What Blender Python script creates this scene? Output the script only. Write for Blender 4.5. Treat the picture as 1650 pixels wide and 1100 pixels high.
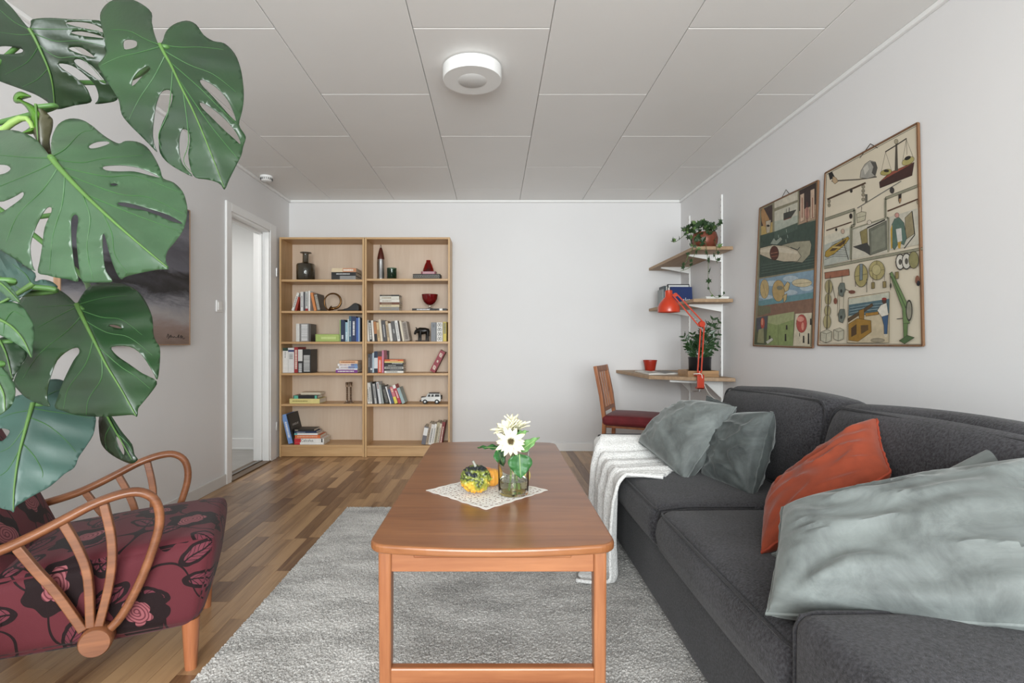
import bpy, bmesh, math, random
import numpy as np
from mathutils import Vector, Matrix, Euler, noise as mnoise
from mathutils.geometry import delaunay_2d_cdt

for o in list(bpy.data.objects):
    bpy.data.objects.remove(o, do_unlink=True)
random.seed(7)
SC = bpy.context.scene
COL = SC.collection

# ---------------------------------------------------------------- camera
F, CX, CY, EYE = 845.0, 796.0, 553.0, 1.05
cam = bpy.data.cameras.new('camera')
cam.sensor_width = 36.0
cam.lens = F / 1650 * 36.0
cam.shift_x = (825 - CX) / 1650
cam.shift_y = (CY - 550) / 1650
cam.clip_start = 0.05
camo = bpy.data.objects.new('camera', cam)
camo.location = (0, 0, EYE)
camo.rotation_euler = (math.pi / 2, 0, 0)
COL.objects.link(camo)
SC.camera = camo

# ---------------------------------------------------------------- light
world = bpy.data.worlds.new('world')
SC.world = world
world.use_nodes = True
bg = world.node_tree.nodes['Background']
bg.inputs[0].default_value = (0.86, 0.93, 1.0, 1)
bg.inputs[1].default_value = 1.0

def area(name, loc, rot, sx, sy, power, col=(1, 1, 1), spread=math.pi):
    l = bpy.data.lights.new(name, 'AREA')
    l.shape = 'RECTANGLE'
    l.size, l.size_y, l.energy, l.color = sx, sy, power, col
    l.spread = spread
    o = bpy.data.objects.new(name, l)
    o.location, o.rotation_euler = loc, rot
    COL.objects.link(o)
    return o
# daylight entering through the wide window in the wall behind the camera
area('window_daylight', (-0.05, -2.42, 1.42), (math.radians(88), 0, 0), 3.0, 1.75, 172, (0.94, 0.99, 1.0), math.radians(130))

SC.view_settings.view_transform = 'Standard'
SC.view_settings.look = 'None'
SC.view_settings.gamma = 1.0
SC.view_settings.use_curve_mapping = False
SC.view_settings.exposure = 0.0

# ---------------------------------------------------------------- helpers
def P(px, py, Y):
    return Vector(((px - CX) * Y / F, Y, EYE - (py - CY) * Y / F))

def lin(h):
    h = h.lstrip('#')
    out = []
    for i in (0, 2, 4):
        c = int(h[i:i+2], 16) / 255
        out.append(c / 12.92 if c <= 0.04045 else ((c + 0.055) / 1.055) ** 2.4)
    return (*out, 1.0)

MATS = {}
def new_mat(name):
    m = bpy.data.materials.new(name)
    m.use_nodes = True
    nt = m.node_tree
    return m, nt, nt.nodes['Principled BSDF']

def N(nt, typ, **kw):
    n = nt.nodes.new(typ)
    for k, v in kw.items():
        if k == 'ins':
            for a, b in v.items():
                n.inputs[a].default_value = b
        else:
            setattr(n, k, v)
    return n

def L(nt, a, b):
    nt.links.new(a, b)

def ramp(nt, stops):
    r = nt.nodes.new('ShaderNodeValToRGB')
    e = r.color_ramp.elements
    e[0].position, e[0].color = stops[0]
    e[1].position, e[1].color = stops[-1]
    for p, c in stops[1:-1]:
        x = e.new(p)
        x.color = c
    return r

def coords(nt, scale=(1, 1, 1), kind='Object'):
    tc = nt.nodes.new('ShaderNodeTexCoord')
    mp = nt.nodes.new('ShaderNodeMapping')
    mp.inputs['Scale'].default_value = scale
    L(nt, tc.outputs[kind], mp.inputs['Vector'])
    return mp.outputs[0]

def mat(hexc, rough=0.55, metal=0.0, name=None, var=0.08, vscale=12, bump=0.0, bscale=200, sheen=0.0,
        coat=0.0, trans=0.0, ior=1.45, sheen_rough=0.4, spec=0.5):
    """plain surface colour with slight procedural mottling and optional fine relief"""
    key = (hexc, rough, metal, name, var, vscale, bump, bscale, sheen, coat, trans, ior)
    if key in MATS:
        return MATS[key]
    m, nt, b = new_mat(name or 'surface_' + hexc.lstrip('#'))
    c = lin(hexc)
    if var > 0:
        nz = N(nt, 'ShaderNodeTexNoise', ins={'Scale': vscale, 'Detail': 4.0})
        L(nt, coords(nt), nz.inputs['Vector'])
        lo = tuple(x * (1 - var) for x in c[:3]) + (1,)
        hi = tuple(min(1, x * (1 + var)) for x in c[:3]) + (1,)
        r = ramp(nt, [(0.3, lo), (0.7, hi)])
        L(nt, nz.outputs[0], r.inputs[0])
        L(nt, r.outputs[0], b.inputs['Base Color'])
    else:
        b.inputs['Base Color'].default_value = c
    b.inputs['Roughness'].default_value = rough
    b.inputs['Metallic'].default_value = metal
    b.inputs['Specular IOR Level'].default_value = spec
    b.inputs['IOR'].default_value = ior
    b.inputs['Transmission Weight'].default_value = trans
    b.inputs['Coat Weight'].default_value = coat
    if sheen:
        b.inputs['Sheen Weight'].default_value = sheen
        b.inputs['Sheen Roughness'].default_value = sheen_rough
    if bump:
        nb = N(nt, 'ShaderNodeTexNoise', ins={'Scale': bscale, 'Detail': 3.0})
        L(nt, coords(nt), nb.inputs['Vector'])
        bp = N(nt, 'ShaderNodeBump', ins={'Strength': bump, 'Distance': 0.004})
        L(nt, nb.outputs[0], bp.inputs['Height'])
        L(nt, bp.outputs[0], b.inputs['Normal'])
    MATS[key] = m
    return m

def wood(name, dark, light, axis='Y', scale=1.0, rough=0.4, coat=0.0, ring=1.0, rnd=0.0, island=False):
    if name in MATS:
        return MATS[name]
    m, nt, b = new_mat(name)
    st = {'X': (0.07, 1, 1), 'Y': (1, 0.07, 1), 'Z': (1, 1, 0.07)}[axis]
    tc = nt.nodes.new('ShaderNodeTexCoord')
    vec = tc.outputs['Object']
    rand = None
    if rnd:
        if island:
            g = nt.nodes.new('ShaderNodeNewGeometry')
            rand = g.outputs['Random Per Island']
        else:
            oi = nt.nodes.new('ShaderNodeObjectInfo')
            rand = oi.outputs['Random']
        off = N(nt, 'ShaderNodeVectorMath', operation='SCALE')
        cmb = nt.nodes.new('ShaderNodeCombineXYZ')
        for k in range(3):
            L(nt, rand, cmb.inputs[k])
        L(nt, cmb.outputs[0], off.inputs[0])
        off.inputs['Scale'].default_value = 37.0
        ad = N(nt, 'ShaderNodeVectorMath', operation='ADD')
        L(nt, vec, ad.inputs[0])
        L(nt, off.outputs[0], ad.inputs[1])
        vec = ad.outputs[0]
    mp = nt.nodes.new('ShaderNodeMapping')
    mp.inputs['Scale'].default_value = tuple(s * scale for s in st)
    L(nt, vec, mp.inputs['Vector'])
    n1 = N(nt, 'ShaderNodeTexNoise', ins={'Scale': 14.0, 'Detail': 6.0, 'Distortion': 1.2 * ring})
    n2 = N(nt, 'ShaderNodeTexNoise', ins={'Scale': 130.0, 'Detail': 3.0})
    L(nt, mp.outputs[0], n1.inputs['Vector'])
    L(nt, mp.outputs[0], n2.inputs['Vector'])
    mx = N(nt, 'ShaderNodeMath', operation='MULTIPLY_ADD', ins={1: 0.3})
    L(nt, n2.outputs[0], mx.inputs[0])
    ms = N(nt, 'ShaderNodeMath', operation='MULTIPLY', ins={1: 0.75})
    L(nt, n1.outputs[0], ms.inputs[0])
    L(nt, ms.outputs[0], mx.inputs[2])
    val = mx.outputs[0]
    if rand is not None:
        a = N(nt, 'ShaderNodeMath', operation='MULTIPLY_ADD', ins={1: rnd, 2: -rnd * 0.5})
        L(nt, rand, a.inputs[0])
        s2 = N(nt, 'ShaderNodeMath', operation='ADD')
        L(nt, val, s2.inputs[0])
        L(nt, a.outputs[0], s2.inputs[1])
        val = s2.outputs[0]
    r = ramp(nt, [(0.28, lin(dark)), (0.75, lin(light))])
    L(nt, val, r.inputs[0])
    L(nt, r.outputs[0], b.inputs['Base Color'])
    b.inputs['Roughness'].default_value = rough
    b.inputs['Coat Weight'].default_value = coat
    b.inputs['Coat Roughness'].default_value = 0.25
    bp = N(nt, 'ShaderNodeBump', ins={'Strength': 0.06, 'Distance': 0.002})
    L(nt, n2.outputs[0], bp.inputs['Height'])
    L(nt, bp.outputs[0], b.inputs['Normal'])
    MATS[name] = m
    return m

def glass(name, hexc, rough=0.02, ior=1.45):
    if name in MATS:
        return MATS[name]
    m, nt, b = new_mat(name)
    b.inputs['Base Color'].default_value = lin(hexc)
    b.inputs['Roughness'].default_value = rough
    b.inputs['IOR'].default_value = ior
    b.inputs['Transmission Weight'].default_value = 1.0
    MATS[name] = m
    return m

class MB:
    def __init__(s):
        s.v, s.f, s.m = [], [], []
    def add(s, vs, fs, m=0):
        o = len(s.v)
        s.v += [tuple(v) for v in vs]
        s.f += [tuple(i + o for i in f) for f in fs]
        s.m += [m] * len(fs)
        return s
    def box(s, x0, y0, z0, x1, y1, z1, m=0, M=None):
        vs = [Vector(c) for c in ((x0,y0,z0),(x1,y0,z0),(x1,y1,z0),(x0,y1,z0),(x0,y0,z1),(x1,y0,z1),(x1,y1,z1),(x0,y1,z1))]
        if M is not None:
            vs = [M @ v for v in vs]
        return s.add(vs, [(0,3,2,1),(4,5,6,7),(0,1,5,4),(1,2,6,5),(2,3,7,6),(3,0,4,7)], m)
    def bar(s, a, b, w, d, up=(0, 0, 1), m=0):
        """straight rectangular bar between two points"""
        a, b = Vector(a), Vector(b)
        return s.tube([a, b], [(w / 2, d / 2)] * 2, 4, up, m, square=True)
    def tube(s, pts, rad, n=8, up=(0, 0, 1), m=0, square=False, cap=True, closed=False):
        pts = [Vector(p) for p in pts]
        k = len(pts)
        if not isinstance(rad, (list, tuple)):
            rad = [rad] * k
        vs, fs = [], []
        up = Vector(up)
        nprev = None
        for i, p in enumerate(pts):
            if closed:
                t = pts[(i + 1) % k] - pts[i - 1]
            else:
                t = pts[min(i + 1, k - 1)] - pts[max(i - 1, 0)]
            t.normalize()
            if nprev is None:
                u = up - t * up.dot(t)
                if u.length < 1e-4:
                    u = Vector((1, 0, 0)) - t * t.x
                    if u.length < 1e-4:
                        u = Vector((0, 1, 0))
            else:
                u = nprev - t * nprev.dot(t)
            u.normalize()
            nprev = u
            w = t.cross(u)
            r = rad[i]
            ra, rb = (r if isinstance(r, (list, tuple)) else (r, r))
            for j in range(n):
                if square:
                    ca, cb = ((1, 1), (-1, 1), (-1, -1), (1, -1))[j]
                else:
                    a = 2 * math.pi * j / n
                    ca, cb = math.cos(a), math.sin(a)
                vs.append(p + w * (ca * ra) + u * (cb * rb))
        kk = k if closed else k - 1
        for i in range(kk):
            for j in range(n):
                a, b2 = i * n + j, i * n + (j + 1) % n
                c, d2 = ((i + 1) % k) * n + (j + 1) % n, ((i + 1) % k) * n + j
                fs.append((a, b2, c, d2))
        if cap and not closed:
            fs.append(tuple(range(n))[::-1])
            fs.append(tuple((k - 1) * n + j for j in range(n)))
        return s.add(vs, fs, m)
    def lathe(s, prof, n=24, c=(0, 0, 0), m=0, M=None, fn=None):
        vs, fs = [], []
        c = Vector(c)
        for r, z in prof:
            for j in range(n):
                a = 2 * math.pi * j / n
                rr = r * (fn(a, z) if fn else 1)
                v = Vector((rr * math.cos(a), rr * math.sin(a), z))
                if M is not None:
                    v = M @ v
                vs.append(v + c)
        for i in range(len(prof) - 1):
            for j in range(n):
                fs.append((i*n+j, i*n+(j+1) % n, (i+1)*n+(j+1) % n, (i+1)*n+j))
        if prof[0][0] > 1e-5:
            fs.append(tuple(range(n))[::-1])
        if prof[-1][0] > 1e-5:
            fs.append(tuple((len(prof)-1)*n+j for j in range(n)))
        return s.add(vs, fs, m)
    def prism(s, poly, a, b, axis='z', m=0, M=None):
        """polygon (2-d) extruded from a to b along axis"""
        n = len(poly)
        def mk(p, t):
            v = Vector({'z': (p[0], p[1], t), 'y': (p[0], t, p[1]), 'x': (t, p[0], p[1])}[axis])
            return M @ v if M is not None else v
        vs = [mk(p, a) for p in poly] + [mk(p, b) for p in poly]
        fs = [tuple(range(n))[::-1], tuple(range(n, 2*n))] + [(i, (i+1) % n, n+(i+1) % n, n+i) for i in range(n)]
        return s.add(vs, fs, m)
    def soft(s, c, dims, r, bulge=(0, 0, 0), k=10, e=4, m=0, fn=None):
        """rounded cushion-like box with bulging faces"""
        h = [d / 2 for d in dims]
        def axisvals(hh):
            inner = hh - r
            out = []
            for i in range(e):
                out.append(-hh + r * (1 - math.cos(math.pi / 2 * i / e)))
            for i in range(k + 1):
                out.append(-inner + 2 * inner * i / k)
            for i in range(e):
                out.append(inner + r * math.sin(math.pi / 2 * (i + 1) / e))
            return out
        ax = [axisvals(x) for x in h]
        idx, vs, fs = {}, [], []
        def vert(p):
            key = tuple(round(x, 6) for x in p)
            if key in idx:
                return idx[key]
            inn = [max(-(h[i]-r), min(h[i]-r, p[i])) for i in range(3)]
            d = Vector([p[i]-inn[i] for i in range(3)])
            q = Vector(inn) + (d.normalized() * r if d.length > 1e-9 else Vector())
            nn = [p[i]/h[i] for i in range(3)]
            for i in range(3):
                j, l = (i+1) % 3, (i+2) % 3
                q[i] += bulge[i] * nn[i] * max(0, 1-nn[j]**2) ** .7 * max(0, 1-nn[l]**2) ** .7
            if fn:
                q = fn(q, nn)
            vs.append(q + Vector(c))
            idx[key] = len(vs) - 1
            return idx[key]
        for i in range(3):
            j, l = (i+1) % 3, (i+2) % 3
            for sg in (-1, 1):
                A, B = ax[j], ax[l]
                for a in range(len(A)-1):
                    for b in range(len(B)-1):
                        q = []
                        for (aa, bb) in ((a,b),(a+1,b),(a+1,b+1),(a,b+1)):
                            p = [0, 0, 0]
                            p[i], p[j], p[l] = sg*h[i], A[aa], B[bb]
                            q.append(vert(p))
                        fs.append(tuple(q) if sg > 0 else tuple(q[::-1]))
        return s.add(vs, fs, m)
    def xf(s, M, start=0):
        for i in range(start, len(s.v)):
            s.v[i] = tuple(M @ Vector(s.v[i]))
        return s
    def mesh(s, name, mats, smooth=False, uv=None):
        me = bpy.data.meshes.new(name)
        me.from_pydata(s.v, [], s.f)
        for x in (mats if isinstance(mats, (list, tuple)) else [mats]):
            me.materials.append(x)
        me.polygons.foreach_set('material_index', s.m)
        me.polygons.foreach_set('use_smooth', [smooth] * len(s.f))
        if uv == 'box':
            ul = me.uv_layers.new(name='uv')
            for p in me.polygons:
                nx, ny, nz = (abs(t) for t in p.normal)
                for li in p.loop_indices:
                    x, y, z = me.vertices[me.loops[li].vertex_index].co
                    ul.data[li].uv = (y+.3*z, z*1.0) if nx >= ny and nx >= nz else ((x, z) if ny >= nz else (x, y+.13))
        me.update()
        if smooth:
            me.set_sharp_from_angle(angle=math.radians(48))
        return me
    def build(s, name, mats, parent=None, smooth=False, bevel=0, seg=2, uv=None, loc=None, rot=None):
        return link(name, s.mesh(name, mats, smooth, uv), parent, bevel, seg, loc, rot)

def link(name, me, parent=None, bevel=0, seg=2, loc=None, rot=None):
    o = bpy.data.objects.new(name, me)
    COL.objects.link(o)
    if parent is not None:
        o.parent = parent
    if loc is not None:
        o.location = loc
    if rot is not None:
        o.rotation_euler = rot
    if bevel:
        b = o.modifiers.new('bevel', 'BEVEL')
        b.width, b.segments, b.limit_method = bevel, seg, 'ANGLE'
    return o

def empty(name, loc=(0, 0, 0), rz=0.0, rot=None):
    o = bpy.data.objects.new(name, None)
    o.empty_display_size = 0.05
    o.location = loc
    o.rotation_euler = rot if rot else (0, 0, rz)
    COL.objects.link(o)
    return o

def tag(o, label, cat, group=None):
    o['label'], o['category'] = label, cat
    if group:
        o['group'] = group
    return o

def struct(o):
    o['kind'] = 'structure'
    return o

def catmull(pts, sub=4, closed=False):
    pts = [Vector(p) for p in pts]
    n = len(pts)
    out = []
    rng = range(n) if closed else range(n - 1)
    for i in rng:
        g = (lambda k: pts[k % n]) if closed else (lambda k: pts[max(0, min(n-1, k))])
        p0, p1, p2, p3 = g(i-1), g(i), g(i+1), g(i+2)
        for j in range(sub):
            t = j / sub
            out.append(0.5*((2*p1)+(p2-p0)*t+(2*p0-5*p1+4*p2-p3)*t*t+(3*p1-p0-3*p2+p3)*t**3))
    if not closed:
        out.append(pts[-1])
    return out

def text_mb(txt, size, align='CENTER', ext=0.0):
    cu = bpy.data.curves.new('lettering', 'FONT')
    cu.body, cu.size, cu.align_x, cu.align_y = txt, size, align, 'CENTER'
    cu.resolution_u = 2
    cu.extrude = ext
    o = bpy.data.objects.new('lettering', cu)
    COL.objects.link(o)
    dg = bpy.context.evaluated_depsgraph_get()
    me = bpy.data.meshes.new_from_object(o.evaluated_get(dg))
    mb = MB()
    mb.add([v.co.copy() for v in me.vertices], [tuple(p.vertices) for p in me.polygons])
    bpy.data.objects.remove(o, do_unlink=True)
    bpy.data.meshes.remove(me)
    bpy.data.curves.remove(cu)
    return mb

def children(o):
    return [c for c in bpy.data.objects if c.parent == o]
# ================================================================ SETTING
XL, XR, YB, YN, ZC = -2.0, 1.824, 5.12, -2.6, 2.45

def wall_mat(name, hexc, bump=.05):
    return mat(hexc, .6, name=name, var=.015, vscale=1.5, bump=bump, bscale=90, spec=.3)
WALL = wall_mat('wall_paint', 'e4e3e3')
WHITE = mat('efefee', .35, name='white_gloss_paint', var=.01)
PANEL = mat('ebeae8', .5, name='ceiling_panel_paint', var=.015, vscale=2)
JOINT = mat('f4f4f2', .5, name='joint_white', var=.01)

struct(MB().box(XL-.1, YB, 0, XR+.1, YB+.12, ZC+.05).build('wall_back', WALL))
struct(MB().box(XR, YN-.1, 0, XR+.12, YB+.12, ZC+.05).build('wall_right', WALL))
D0, D1, DT = 3.97, 4.66, 2.05
struct(MB().box(XL-.1, YN-.1, 0, XL, D0, ZC+.05).box(XL-.1, D1, 0, XL, YB, ZC+.05).box(XL-.1, D0, DT, XL, D1, ZC+.05)
       .build('wall_left', WALL))
# wall behind the camera with its window opening
W0, W1, WZ0, WZ1 = -1.6, 1.5, .5, 2.3
struct(MB().box(XL-.1, YN-.1, 0, W0, YN, ZC+.05).box(W1, YN-.1, 0, XR+.1, YN, ZC+.05)
       .box(W0, YN-.1, 0, W1, YN, WZ0).box(W0, YN-.1, WZ1, W1, YN, ZC+.05).build('wall_front', WALL))
wf = struct(empty('window_1', ((W0+W1)/2, YN-.05, WZ0)))
hw, hh = (W1-W0)/2, WZ1-WZ0
mb = MB()
for x in (-hw, -.03, hw-.06):
    mb.box(x, -.04, 0, x+.06, .04, hh)
mb.box(-hw, -.04, 0, hw, .04, .06).box(-hw, -.04, hh-.06, hw, .04, hh)
mb.build('window_frame', WHITE, wf)
for x0, x1 in ((-hw+.06, -.03), (.03, hw-.06)):
    MB().box(x0, -.004, .06, x1, .004, hh-.06).build('pane', glass('window_glass', 'ffffff', 0, 1.1), wf)
MB().box(-hw-.05, .05, -.03, hw+.05, .25, 0).build('window_sill', WHITE, wf, bevel=.004)

# ceiling: separate painted boards in staggered columns
ceil = struct(MB().box(XL-.1, YN-.1, ZC+.006, XR+.1, YB+.1, ZC+.12).build('ceiling', JOINT))
pm = MB().box(-.3035, -.6025, -.006, .3035, .6025, .0058).mesh('ceiling_panel', PANEL)
cols = [-2.19 + .61*i for i in range(7)]
for ci, x0 in enumerate(cols):
    y0 = 2.32 - 1.21*5 if ci % 2 == 1 else 2.935 - 1.21*5
    x1 = x0 + .61
    k = 0
    while y0 + 1.21*k < YB:
        ya, yb = y0 + 1.21*k, y0 + 1.21*(k+1)
        k += 1
        if yb < YN:
            continue
        full = x0 >= XL and x1 <= XR and ya >= YN and yb <= YB
        if full:
            o = link('ceiling_panel', pm, ceil, bevel=.0025, seg=1, loc=((x0+x1)/2, (ya+yb)/2, ZC))
        else:
            a, b, c, d = max(x0, XL)+.0015, min(x1, XR)-.0015, max(ya, YN)+.0025, min(yb, YB)-.0025
            if b - a < .02 or d - c < .02:
                continue
            MB().box(a, c, ZC-.006, b, d, ZC+.0058).build('ceiling_panel', PANEL, ceil, bevel=.0025, seg=1)
# cove strips and skirting
struct(MB().box(XL, YB-.022, ZC-.028, XR, YB, ZC-.006).build('trim_1', WHITE, bevel=.004))
struct(MB().box(XR-.022, YN, ZC-.028, XR, YB, ZC-.006).build('trim_2', WHITE, bevel=.004))
struct(MB().box(XL, YN, ZC-.028, XL+.022, YB, ZC-.006).build('trim_3', WHITE, bevel=.004))
struct(MB().box(-.40, YB-.014, 0, XR, YB, .08).box(-.40, YB-.018, 0, XR, YB, .012).build('baseboard_back', WHITE, bevel=.004))
struct(MB().box(XR-.014, YN, 0, XR, YB, .08).build('baseboard_right', WHITE, bevel=.004))
LB = mat('d9d8d6', .45, name='skirting_grey_white', var=.01)
struct(MB().box(XL, YN, 0, XL+.014, D0-.075, .08).build('baseboard_left', LB, bevel=.004))

# door opening to the hall
t = struct(empty('door_1', (XL, (D0+D1)/2, 0)))
hd = (D1-D0)/2
MB().box(0, -hd-.075, 0, .016, -hd, DT+.065).build('casing', WHITE, t, bevel=.004)
MB().box(0, hd, 0, .016, hd+.125, DT+.065).build('casing', WHITE, t, bevel=.004)
MB().box(0, -hd, DT, .016, hd, DT+.065).build('casing', WHITE, t, bevel=.004)
MB().box(-.13, -hd, 0, .008, -hd+.018, DT).build('jamb', WHITE, t, bevel=.002)
MB().box(-.13, hd-.018, 0, .008, hd, DT).box(-.07, hd-.035, 0, -.05, hd-.018, DT).build('jamb', WHITE, t, bevel=.002)
MB().box(-.13, -hd, DT-.018, .008, hd, DT).box(-.07, -hd, DT-.035, -.05, hd, DT-.018).build('head_jamb', WHITE, t, bevel=.002)
MB().box(-.13, -hd, 0, .02, hd, .012).build('threshold', wood('threshold_wood', '4a3a2c', '7a6148', 'Y', 1), t, bevel=.003)
MB().box(-.075, -hd, .012, -.05, hd, .02).build('track', mat('8d8a86', .3, 1, name='steel_strip'), t)
for z in (.26, 1.66):
    MB().tube([(.02, hd+.118, z), (.02, hd+.118, z+.075)], .007, 10).build('hinge', mat('d9d9d7', .3, .6, name='hinge_metal'), t, True)

# hall beyond the door
HW = wall_mat('hall_paint', 'e6e7e6')
struct(MB().box(-3.6, 5.2, 0, XL-.1, 5.3, 2.5).build('wall_hall_back', HW))
struct(MB().box(-3.7, 2.6, 0, -3.6, 5.3, 2.5).build('wall_hall_left', HW))
struct(MB().box(-3.6, 2.5, 0, XL-.1, 2.6, 2.5).build('wall_hall_front', HW))
struct(MB().box(-3.7, 2.5, 2.4, XL-.1, 5.3, 2.5).build('ceiling_hall', PANEL))
struct(MB().box(-3.6, 2.6, -.05, XL-.1, 5.2, 0).build('floor_hall', mat('a9a6a2', .4, name='hall_vinyl', var=.08, vscale=6)))
struct(MB().box(-3.6, 5.184, 0, XL-.1, 5.2, .11).box(-3.6, 5.18, 0, XL-.1, 5.2, .02).build('baseboard_hall', WHITE, bevel=.004))
hl = tag(empty('added_hall_lamp', (-2.85, 4.2, 2.4)), 'unseen round lamp added on the hall ceiling to light the hall', 'lamp')  # unseen lamp, added only to brighten the hall beyond the doorway
MB().lathe([(.0, -.06), (.14, -.06), (.16, -.045), (.16, 0)], 32).build('added_lamp_body', WHITE, hl, True)
pl = bpy.data.lights.new('hall_fill_light', 'AREA')
pl.shape, pl.size, pl.energy, pl.color = 'DISK', .5, 15, (1, .98, .95)
po = bpy.data.objects.new('hall_fill_light', pl)
po.parent, po.location = hl, (0, 0, -.08)
COL.objects.link(po)

# floor: oak strip parquet, every strip near the camera a piece of its own
floor = struct(MB().box(XL-.1, YN-.1, -.06, XR+.1, YB+.1, -.011).build('floor', mat('4b3626', .8, name='subfloor')))
OAK = wood('oak_parquet', '6f4e35', 'b8936c', 'Y', 1.0, .33, .15, .8, rnd=.5)
OAKI = wood('oak_parquet_far', '6f4e35', 'b8936c', 'Y', 1.0, .33, .15, .8, rnd=.5, island=True)
SW = .071
LENS = [.34, .42, .5, .58]
strip = {}
for l in LENS:
    strip[l] = MB().box(-SW/2+.0006, -l/2+.0006, -.011, SW/2-.0006, l/2-.0006, 0).mesh('floor_strip', OAK)
rf = random.Random(3)
rest = MB()
cand = []
x = XL + SW/2 + .0005
while x < XR:
    y = YN - rf.random()*.5
    while y < YB:
        l = rf.choice(LENS)
        cand.append((x, y + l/2, l))
        y += l
    x += SW
def seen(c):
    x, y, l = c
    if y - l/2 < 1.3 or abs(x) > 2.1 or y + l/2 > YB + .02 or x + SW/2 > XR:
        return -1
    if -.93 < x < 1.07 and y + l/2 < 3.3:
        return -1
    if x > .6 and y < 3.1:
        return -1
    if x < -.41 and y > 4.9 or x > 1.3:
        return -1
    if x < -1.0 - .0 and y < 1.55:
        return -1
    return l * SW * (1.05 / (y*y))
cand.sort(key=seen, reverse=True)
n = 0
for c in cand:
    x, y, l = c
    if seen(c) > 0 and n < 300:
        link('floor_strip', strip[l], floor, loc=(x, y, 0))
        n += 1
    else:
        a, b = max(y-l/2, YN), min(y+l/2, YB)
        if b - a > .01:
            rest.box(x-SW/2+.0006, a+.0006, -.011, min(x+SW/2, XR)-.0006, b-.0006, 0)
o = rest.build('floor_strips_remaining', OAKI, floor)
o['kind'] = 'stuff'

# ceiling lamp, detector, switch
lp = tag(empty('ceiling_lamp', (-.110, 2.655, ZC-.006)), 'flat round white lamp mounted on the panelled ceiling', 'lamp')
MB().lathe([(.130, 0), (.149, -.006), (.149, -.06), (.146, -.066), (.078, -.066)], 64).build('ring_housing', mat('e9e9e7', .45, name='lamp_white', var=.01), lp, True)
MB().lathe([(.0, -.068), (.07, -.068), (.076, -.064), (.076, -.05)], 48).build('diffuser', mat('d9d9d7', .5, name='lamp_diffuser', var=.01), lp, True)
sd = tag(empty('smoke_detector', (-1.90, 4.38, ZC-.006)), 'small round white smoke detector on the ceiling above the doorway', 'detector')
MB().lathe([(.05, 0), (.052, -.012), (.05, -.016)], 32).build('base', WHITE, sd, True)
MB().lathe([(0, -.042), (.03, -.042), (.04, -.036), (.046, -.018), (.044, -.016)], 32).build('cover', WHITE, sd, True)
mb = MB()
for i in range(18):
    a = i*2*math.pi/18
    mb.box(-.002, .041, -.032, .002, .049, -.018, M=Matrix.Rotation(a, 4, 'Z'))
mb.build('vent', mat('5a5a5a', .6, name='vent_grey'), sd)
sw = tag(empty('light_switch', (XL, 3.81, 1.32)), 'white square light switch on the wall beside the doorway', 'switch')
MB().box(0, -.042, -.042, .009, .042, .042).build('frame', WHITE, sw, bevel=.003)
MB().box(.009, -.028, -.028, .013, .028, .028).build('rocker', mat('f6f6f4', .3, name='switch_rocker'), sw, bevel=.002)

# painting on the left wall
def painting_mat():
    m, nt, b = new_mat('abstract_seascape_paint')
    tc = nt.nodes.new('ShaderNodeTexCoord')
    sp = nt.nodes.new('ShaderNodeSeparateXYZ')
    L(nt, tc.outputs['Object'], sp.inputs[0])
    mp = nt.nodes.new('ShaderNodeMapping')
    mp.inputs['Scale'].default_value = (1, 2.2, 7)
    L(nt, tc.outputs['Object'], mp.inputs[0])
    n1 = N(nt, 'ShaderNodeTexNoise', ins={'Scale': 1.6, 'Detail': 8.0, 'Roughness': .65, 'Distortion': .6})
    L(nt, mp.outputs[0], n1.inputs['Vector'])
    a = N(nt, 'ShaderNodeMath', operation='MULTIPLY_ADD', ins={1: .22, 2: -.11})
    L(nt, n1.outputs[0], a.inputs[0])
    s = N(nt, 'ShaderNodeMath', operation='ADD')
    L(nt, sp.outputs[2], s.inputs[0])
    L(nt, a.outputs[0], s.inputs[1])
    mr = N(nt, 'ShaderNodeMapRange', ins={1: -.43, 2: .43})
    L(nt, s.outputs[0], mr.inputs[0])
    r = ramp(nt, [(0, lin('7f6a5f')), (.1, lin('94817a')), (.2, lin('a7a2a3')), (.29, lin('8f8f95')), (.34, lin('5b5c64')), (.38, lin('232326')),
                  (.44, lin('3a3a40')), (.5, lin('1d1d20')), (.56, lin('6a6a74')), (.68, lin('55555e')), (.8, lin('7b7b85')), (1, lin('4c4c55'))])
    L(nt, mr.outputs[0], r.inputs[0])
    L(nt, r.outputs[0], b.inputs['Base Color'])
    b.inputs['Roughness'].default_value = .55
    bp = N(nt, 'ShaderNodeBump', ins={'Strength': .3, 'Distance': .004})
    L(nt, n1.outputs[0], bp.inputs['Height'])
    L(nt, bp.outputs[0], b.inputs['Normal'])
    return m
pt = tag(empty('painting', (XL+.004, 2.89, 1.475)), 'dark grey abstract seascape canvas on the left wall behind the monstera', 'painting')
MB().box(0, -.505, -.43, .024, .505, .43).build('canvas', painting_mat(), pt)
mb = MB()
for a in ((-.511, -.436, .511, -.43), (-.511, .43, .511, .436)):
    mb.box(-.003, a[0], a[1], .027, a[2], a[3])
for y in (-.511, .505):
    mb.box(-.003, y, -.43, .027, y+.006, .43)
mb.build('frame', wood('thin_frame_wood', '8a6a50', 'b99678', 'Z', 1), pt)
mb = MB()
sig = [(0, 0), (.01, .022), (.02, .004), (.012, -.008), (.028, .006), (.04, .016), (.036, 0), (.05, .008), (.06, 0), (.07, .008), (.08, .002), (.1, .003),
       (.115, .02), (.11, .0), (.125, .004), (.14, .016), (.135, -.004), (.15, .01), (.158, -.008), (.175, .0)]
mb.tube([(.0248, .27+x*1.05, -.39+z) for x, z in [(v.x, v.y) for v in catmull([(a, b, 0) for a, b in sig], 3)]], .0013, 5)
mb.build('signature', mat('1c1a1a', .6, name='ink_black'), pt)
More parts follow.
